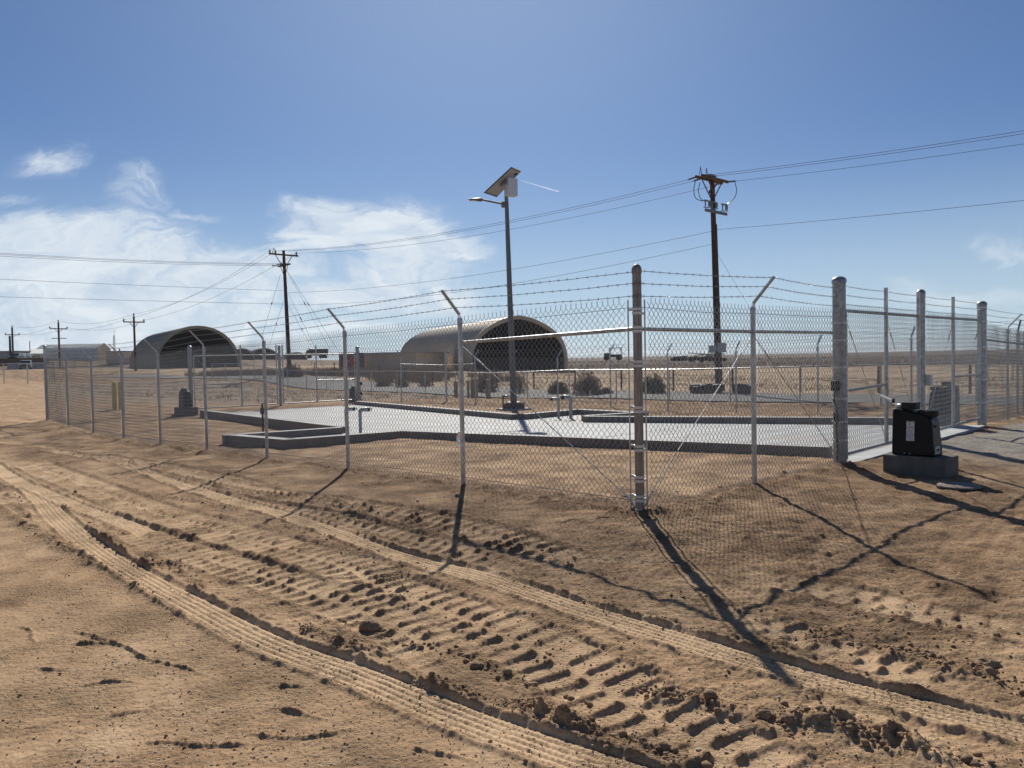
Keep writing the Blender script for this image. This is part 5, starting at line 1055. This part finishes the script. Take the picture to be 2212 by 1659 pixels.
def buggy(px, py, Y, label, w=3.3):
    p = dep(px, py, Y); r_ = empty('tractor', tuple(p), label, 'tractor'); s = w/3.3
    m = MB().loc_(); m.box((.2*s, 0, .8*s), (2.6*s, 1.3*s, .5*s)); m.box((-1.1*s, 0, 1.0*s), (.9*s, .9*s, .6*s)); m.build('body', M_mach, r_, bevel=.05)
    m = MB().loc_(); m.box((.5*s, 0, 2.15*s), (2.2*s, 1.4*s, .12*s))
    for x_ in (-.5, 1.5):
        for y_ in (-.6, .6): m.box((x_*s, y_*s, 1.6*s), (.09, .09, 1.1*s))
    m.build('canopy', M_tanp, r_)
    for x_ in (-1.1, 1.1):
        for y_ in (-.75, .75): m = MB().loc_(); m.lathe((x_*s, y_*s, .45*s), [(.45*s, -.12), (.45*s, .12)], 12, 'y'); m.build('wheel', M_tire, r_)
buggy(1324, 778.5, 135, 'small tractor with flat canopy on the desert horizon right of the tan shelter')
# scrap heap and other far things on the right
p = dep(1510, 775, 120); r_ = empty('scrap_heap', tuple(p), 'heap of dark scrap and pale planks on the horizon left of the right pole', 'scrap heap'); rnd = random.Random(5)
m = MB()
for i in range(40): c = dep(rnd.uniform(1455, 1566), 775, 120+rnd.uniform(-3, 3)); m.box((c.x, c.y, c.z+rnd.uniform(-.3, .15)), (rnd.uniform(.3, 1.3), rnd.uniform(.3, 1), rnd.uniform(.2, .6)), rnd.uniform(0, 3))
m.build('rubble', M_mach, r_)
m = MB()
for i in range(6): c = dep(rnd.uniform(1500, 1560), 770, 119); m.bar(c+Vector((-1.5, 0, rnd.uniform(0, .6))), c+Vector((1.5, .5, rnd.uniform(0, .8))), .1, .12)
m.build('plank', M_tanp, r_)
# ------------------------------------------------------------------ other fences, bollards
MFH = 1.5; mfp = [C0+D*l+Nn*22.6 for l in np.arange(-9, 71, 3.1)]
mr = empty('pipe_rail_fence', tuple(ground_pt(mfp[0])), 'low chain link fence with bright top rail along the near edge of the paved road', 'fence'); zz = [Tz(p.x, p.y) for p in mfp]
for p, z_ in zip(mfp, zz): post_mb(p, z_, MFH, .03, None, 8).build('post', M_galv, mr, smooth=True)
m = MB(); m.tube([(p.x, p.y, z_+MFH) for p, z_ in zip(mfp, zz)], .026, 8); m.build('rail', M_galv, mr, smooth=True)
parts = []
for i in range(len(mfp)-1): fabric(parts, (mfp[i].x, mfp[i].y, zz[i]), (mfp[i+1].x, mfp[i+1].y, zz[i+1]), .03, MFH, .055, .058, .003, False)
fab_obj(parts, mr)
# t-posts beyond the road
tr_ = empty('wire_field_fence', tuple(ground_pt(C0+Nn*33)), 'sagging field fence of short black steel stakes beyond the road', 'fence'); 
tpp = [C0+D*l+Nn*33.2 for l in np.arange(-22, 75, 4.1)]
for p in tpp: z_ = Tz(p.x, p.y); MB().box((p.x, p.y, z_+.62), (.09, .07, 1.45), .4).build('stake', M_blackm, tr_)
m = MB()
for h in (.4, .75, 1.1): m.tube([(p.x, p.y, Tz(p.x, p.y)+h) for p in tpp], .006, 3)
m.build('wire', M_line, tr_)
# chain link fence far left
lf = [dep(-60, 832, 78), dep(9, 830, 76), dep(60, 828, 74), dep(118, 826, 73)]; lr = empty('chain_link_fence', tuple(lf[1]), 'distant low chain link fence crossing the far left behind the dirt track', 'fence')
zz = [Tz(p.x, p.y) for p in lf]
for p, z_ in zip(lf, zz): post_mb(p, z_, 2.0, .05, None, 8).build('post', M_galv, lr, smooth=True)
MB().tube([(p.x, p.y, z_+2.0) for p, z_ in zip(lf, zz)], .03, 8).build('rail', M_galv, lr); parts = []
for i in range(3): fabric(parts, (lf[i].x, lf[i].y, zz[i]), (lf[i+1].x, lf[i+1].y, zz[i+1]), .03, 2.0, .07, .075, .003, False)
fab_obj(parts, lr)
def bollard(px, py, Y, h, r, mm, label, group):
    p = dep(px, py, Y); z_ = Tz(p.x, p.y); m = MB(); m.lathe((p.x, p.y, z_), [(r, -.1), (r, h-.05), (r*.8, h), (.01, h+.03)], 14); o = m.build('bollard', mm, None, smooth=True, loc=(p.x, p.y, z_)); tag(o, label, 'bollard', group)
bollard(248.5, 884, 34, 1.2, .10, M_yel, 'left one of the two yellow bollards seen through the left fence', 'yellow bollards'); bollard(262, 884, 34, 1.2, .10, M_yel, 'right one of the two yellow bollards seen through the left fence', 'yellow bollards')
bollard(985, 852, 46, .98, .12, M_tanp, 'tan bollard left of the tan pedestal by the road', 'tan bollards by the road'); bollard(1055, 851, 45.5, 1.1, .14, M_tanp, 'tan bollard right of the tan pedestal by the road', 'tan bollards by the road')
p = dep(1021, 852, 45.5); z_ = Tz(p.x, p.y); r_ = empty('utility_pedestal', (p.x, p.y, z_), 'tan utility pedestal with a yellow mark between two tan bollards', 'pedestal')
MB().box((p.x+.1, p.y, z_+.55), (.42, .35, 1.2)).build('cabinet', M_tanp, r_, bevel=.03); MB().lathe((p.x-.25, p.y-.1, z_), [(.07, -.1), (.07, 1.05), (.02, 1.08)], 10).build('side_pipe', M_tanp, r_, smooth=True); MB().box((p.x+.22, p.y-.18, z_+.35), (.16, .02, .35)).build('hazard_mark', M_yel, r_)
# ------------------------------------------------------------------ vegetation
def shrub(px, py, Y, w, h, label, mm, dens=1400, seed=0, grp='desert shrubs along the road'):
    p = dep(px, py, Y); z_ = Tz(p.x, p.y)-.03; r_ = empty('desert_shrub', (p.x, p.y, z_), label, 'shrub', grp); rs = np.random.RandomState(seed); V = []; Fq = []
    for i in range(dens):
        a = rs.rand()*6.283; el = math.acos(rs.rand()**.8)*.98; rad = (.35+.65*rs.rand()**.5)*(1+.22*math.sin(a*3+seed)+.12*math.sin(a*7+el*5)); dx, dy, dz = math.cos(a)*math.sin(el), math.sin(a)*math.sin(el), math.cos(el)
        c = np.array([dx*w/2*rad, dy*w/2*rad, .04+dz*h*rad]); dd = np.array([dx, dy, dz*1.2+.25])+rs.normal(0, .35, 3); dd /= np.linalg.norm(dd); ll = rs.uniform(.06, .16)*max(w, 1)*.75; sd_ = np.cross(dd, rs.normal(0, 1, 3)); sd_ /= np.linalg.norm(sd_); sd_ *= .017*max(w, 1)
        k = len(V); V += [c-sd_, c+sd_, c+dd*ll]; Fq.append((k, k+1, k+2))
    m = MB().loc_(); m.add(V, Fq); m.build('foliage', mm, r_)
    m = MB().loc_()
    for i in range(9): a = rs.rand()*6.28; m.tube([(0, 0, -.1), (math.cos(a)*w*.15, math.sin(a)*w*.15, h*.35), (math.cos(a)*w*.32, math.sin(a)*w*.32, h*.7)], [.03, .018, .008], 5)
    m.build('stem', M_stem, r_)
sh = [(1051, 842, 52, 46, 54, M_drybr, 'purplish dry shrub behind the tan pedestal'), (1121, 848, 50, 34, 64, M_leaf, 'dark green shrub partly behind the lamp pole'), (1205, 845, 48, 42, 38, M_leaf, 'low green shrub right of the lamp pole by the road'),
      (1270, 856, 45, 60, 70, M_drybr, 'biggest brown shrub by the road in front of shelter mouth'), (1412, 856, 43.5, 54, 56, M_leaf, 'round green shrub right of the brown corner post'), (919, 832, 62, 28, 30, M_drybr, 'grey shrub near the tan building corner'), (868, 832, 62, 32, 30, M_dry, 'straw coloured bush in front of the tan building'),
      (828, 835, 64, 34, 20, M_dry, 'low straw bush left of the tan building shadow'), (631, 822, 74, 46, 36, M_drybr, 'brown shrub beside the base of the guyed pole'), (1310, 855, 45, 26, 20, M_drybr, 'small dark shrub right of the biggest brown one')]
for i, (px, py, Y, w, h, mm, lb) in enumerate(sh): shrub(px, py, Y, w*Y/FPX, h*Y/FPX*.62, lb, mm, 3000 if w > 40 else 1800, i+1)
def tires(px, py, Y, w, h, label):
    p = dep(px, py, Y); z_ = Tz(p.x, p.y); r_ = empty('rock_pile', (p.x, p.y, z_), label, 'rock pile'); rs = random.Random(px); m = MB()
    for i in range(20):
        c = Vector((p.x+rs.uniform(-w/2, w/2), p.y+rs.uniform(-.4, .4), z_+rs.uniform(.05, h*.85))); s = rs.uniform(.2, .38)
        V = []; 
        for q in range(6): V += [(c.x+s*math.cos(q*1.05)*rs.uniform(.8, 1.1), c.y+s*math.sin(q*1.05), c.z+(-.5+k)*s*rs.uniform(.7, 1.1)) for k in (0, 1)]
        m.add(V, [(2*q, (2*q+2) % 12, (2*q+3) % 12, 2*q+1) for q in range(6)]+[tuple(range(1, 12, 2)), tuple(range(0, 12, 2))[::-1]])
    m.build('boulders', M_mach, r_, bevel=.04)
tires(1524, 849, 42, 1.3, .5, 'dark boulder pile left of the right utility pole base'); tires(1607, 853, 41, .5, .5, 'small dark heap right of the right utility pole base')
def tufts(name, pts, mm, hmin, hmax, seed, label=None, blades=9):
    rs = np.random.RandomState(seed); n = len(pts)*blades; base = np.repeat(np.array(pts), blades, 0)+np.c_[rs.normal(0, .12, (n, 2)), np.zeros(n)]
    a = rs.rand(n)*6.283; ln_ = rs.uniform(hmin, hmax, n); lean = rs.uniform(0, .8, n); tip = base+np.c_[np.cos(a)*lean*ln_, np.sin(a)*lean*ln_, ln_]; wv = np.c_[-np.sin(a), np.cos(a), np.zeros(n)]*(.006+.02*ln_)[:, None]
    V = np.stack([base-wv, base+wv, tip], 1).reshape(-1, 3); Fq = np.arange(n*3).reshape(-1, 3); o = bpy.data.objects.new(name, grid_mesh(name, V, Fq, mm, False)); S.collection.objects.link(o); return tag(o, label, None, None, 'stuff')
def scatter(n, l0, l1, n0, n1_, seed, dens=None):
    rs = np.random.RandomState(seed); l = rs.uniform(l0, l1, n); q = rs.uniform(n0, n1_, n); X_ = C0.x+D.x*l+Nn.x*q; Y_ = C0.y+D.y*l+Nn.y*q
    if dens is not None: k = fbm(X_, Y_, dens, 3, seed) > -.05; X_, Y_ = X_[k], Y_[k]
    k = (Y_ > 5); X_, Y_ = X_[k], Y_[k]
    return np.c_[X_, Y_, T(X_, Y_)]
tufts('dry_grass', scatter(9000, -20, 90, 32, 60, 2, .2), M_dry, .08, .26, 3, 'dry straw grass covering the field beyond the road', 7)
tufts('dry_brush', scatter(5200, 45, 105, 31.8, 44, 5, .12), M_drybr, .3, 1.0, 6, 'dense dead brush on the rise between road and hangars', 9)
tufts('dry_weeds', scatter(2000, 28, 66, 9, 22, 9, .5), M_dry, .05, .22, 12, 'sparse dry weeds over the gravel lot beyond the back gates', 6)
tufts('desert_scrub', np.c_[(lambda r_, a: (r_*np.sin(a), r_*np.cos(a), T(r_*np.sin(a), r_*np.cos(a))))(np.random.RandomState(4).uniform(115, 420, 9000), np.random.RandomState(8).uniform(-.12, .62, 9000))], M_drybr, .25, .75, 7, 'dark desert scrub along the horizon', 5)
# ------------------------------------------------------------------ clods and pebbles
def lump(rs, s):
    V = []
    base = [(1, 0, 0), (-1, 0, 0), (0, 1, 0), (0, -1, 0), (0, 0, 1), (0, 0, -1)]
    for b_ in base: V.append([q*s*rs.uniform(.6, 1.15) for q in b_])
    ed = [(0, 2), (2, 1), (1, 3), (3, 0), (0, 4), (2, 4), (1, 4), (3, 4), (0, 5), (2, 5), (1, 5), (3, 5)]; mid_ = {}
    for a, b_ in ed: mid_[(a, b_)] = mid_[(b_, a)] = len(V); V.append([(V[a][k]+V[b_][k])*.5*rs.uniform(1.05, 1.55) for k in range(3)])
    F_ = []
    for (a, b_, c) in ((0, 2, 4), (2, 1, 4), (1, 3, 4), (3, 0, 4), (2, 0, 5), (1, 2, 5), (3, 1, 5), (0, 3, 5)):
        x_, y_, z_ = mid_[(a, b_)], mid_[(b_, c)], mid_[(c, a)]; F_ += [(a, x_, z_), (x_, b_, y_), (z_, y_, c), (x_, y_, z_)]
    return np.array(V), F_
LUMPS = [lump(random.Random(i), 1.0) for i in range(16)]
def clods(name, pts, sizes, mm, label, seed=0, flat=.7, kind='stuff'):
    rs = np.random.RandomState(seed); VV = []; FF = []; n = 0
    for (x_, y_), s in zip(pts, sizes):
        v_, f_ = LUMPS[rs.randint(16)]; a = rs.rand()*6.28; c_, s_ = math.cos(a), math.sin(a); R_ = np.array([[c_, -s_, 0], [s_, c_, 0], [0, 0, flat]])
        VV.append((v_*s) @ R_.T+np.array([x_, y_, GZ(x_, y_)+s*flat*.35])); FF.append(np.array(f_)+n); n += len(v_)
    o = bpy.data.objects.new(name, grid_mesh(name, np.vstack(VV), np.vstack(FF), mm, False)); S.collection.objects.link(o); return tag(o, label, None, None, kind)
rs = np.random.RandomState(11)
pts = []; sz_ = []
RL = [([(20, 1061), (68, 1137), (154, 1190), (256, 1240), (342, 1292)], .09, 260, .016), ([(180, 1130), (290, 1212), (376, 1225), (427, 1270)], .11, 200, .015), ([(640, 1345), (702, 1378), (770, 1409)], .06, 200, .014), ([(743, 1344), (804, 1360), (873, 1389), (975, 1406), (1044, 1440), (1146, 1474), (1283, 1525)], .05, 260, .02),
      ([(890, 1461), (960, 1480), (1044, 1505)], .06, 320, .013), ([(1085, 1512), (1150, 1530), (1232, 1558), (1317, 1575)], .07, 450, .014), ([(1317, 1575), (1400, 1600), (1458, 1625), (1560, 1660)], .08, 350, .013), ([(1400, 1488), (1458, 1502), (1543, 1524)], .07, 260, .018), ([(1680, 1545), (1799, 1562), (1901, 1600), (2106, 1636)], .10, 420, .02),
      ([(1543, 1540), (1650, 1555), (1750, 1580)], .16, 200, .014), ([(1950, 1405), (1990, 1419), (2106, 1448), (2212, 1482)], .12, 320, .018), ([(1720, 1372), (1880, 1400)], .15, 200, .012), ([(1480, 1300), (1680, 1345)], .12, 150, .012), ([(560, 1068), (940, 1150), (1330, 1265)], .13, 420, .013), ([(300, 1060), (640, 1150), (930, 1235)], .12, 350, .013),
      ([(700, 1180), (900, 1290), (1100, 1370), (1350, 1480)], .2, 300, .013), ([(1120, 1270), (1500, 1370), (1900, 1480)], .08, 250, .011), ([(500, 975), (1000, 1062), (1370, 1120)], .25, 300, .014), ([(1300, 1110), (1600, 1055), (1800, 1005)], .25, 160, .016), ([(1900, 1330), (2212, 1420)], .4, 260, .013)]
for pl, wdt, n_, s_ in RL:
    P = W2(pl); n_ = int(n_*.65); k = rs.randint(0, len(P)-1, n_); f = rs.rand(n_)[:, None]; q = P[k]*(1-f)+P[k+1]*f+rs.normal(0, wdt*.55, (n_, 2)); pts += q.tolist(); sz_ += (s_*np.exp(rs.normal(-.95, .62, n_))).tolist()
clods('soil_clods', pts, sz_, M_clod, 'crumbly brown soil clods along the tyre ruts', 1)
n_ = 12000; a = rs.uniform(-.72, .72, n_); r0 = 1/(rs.uniform(1/14.0, 1/2.7, n_)); pts = np.c_[r0*np.sin(a), r0*np.cos(a)]; keep = ~inpoly(pts[:, 0], pts[:, 1], slab)
pts = pts[keep]; clods('gravel', pts.tolist(), (.0027*np.exp(rs.normal(0, .5, len(pts)))*(1+.05*r0[keep])).tolist(), M_clod, 'fine brown grit strewn over the soil', 2)
pts2 = pts[::2]+.03; clods('pebbles', pts2.tolist(), (.0042*np.exp(rs.normal(0, .4, len(pts2)))).tolist(), M_rock, 'small pale pebbles strewn over the soil', 3, .5)
def rock(px, py, s, label, mm=M_clod, flat=.75):
    p = at(px, py, -.08); z_ = GZ(p.x, p.y); p = at(px, py, z_); z_ = GZ(p.x, p.y); rs_ = random.Random(px); v_, f_ = lump(rs_, s); m = MB(); m.add(v_ @ np.diag([1.2, .9, flat])+np.array([p.x, p.y, z_+s*flat*.3]), f_)
    o = m.build('rock', mm, None, loc=(p.x, p.y, z_)); sb = o.modifiers.new('sub', 'SUBSURF'); sb.levels = sb.render_levels = 2; tx = bpy.data.textures.new('rk', 'CLOUDS'); tx.noise_scale = s*.6; dm = o.modifiers.new('d', 'DISPLACE'); dm.texture = tx; dm.strength = s*.45; dm.mid_level = .5; tag(o, label, 'rock', 'loose rocks and clods')
rock(797, 1362, .085, 'biggest cracked earth clod beside the middle ruts', flat=.6); rock(1351, 1075, .028, 'small block of rubble left of the brown corner post base', M_kerb); rock(1238, 871+0, .06, 'reddish stone', M_clod) if False else None
rock(768, 1310-10+0, .02, 'tiny stone on the left bank of the middle rut') if False else None
rock(1556, 1075-20, .03, 'dark stone near the foot of the slope right of the corner post'); rock(1845, 1075, .035, 'pale stone in the fence shadow left of the concrete block', M_rock, .5)
rock(2180, 1060+15, .03, 'flat pale stone right of the round lid', M_rock, .4); rock(2045, 1030, .06, 'pale rubble lump against the concrete block corner', M_kerb); rock(1650, 1590-40, .045, 'rounded earth clod left of the bottom right ridge'); rock(1775, 1545, .05, 'pair of round earth lumps above the bottom right ridge'); rock(1700, 1535+30, .05, 'flat topped earth clod near the bottom right')
rock(767, 1469-0, .012, 'single dark pebble on the compact soil at bottom centre left'); rock(163, 1812/1.0-0-1812+1065-0, .03, 'lone dark stone on the dirt track at left')
rock(2130, 1430, .09, 'wide cracked crust of earth at the right edge', flat=.35)

# ------------------------------------------------------------------ air
hm = bpy.data.materials.new('haze_air'); hm.use_nodes = True; t = hm.node_tree
for n in list(t.nodes): t.nodes.remove(n)
ho = t.nodes.new('ShaderNodeOutputMaterial'); pv = t.nodes.new('ShaderNodeVolumePrincipled'); pv.inputs['Color'].default_value = (.86, .92, 1, 1); pv.inputs['Density'].default_value = .00011; pv.inputs['Anisotropy'].default_value = .3; t.links.new(pv.outputs[0], ho.inputs['Volume'])
ho_ = MB().box((0, 0, 12), (12400, 12400, 32)).build('haze', hm); tag(ho_, kind='stuff')
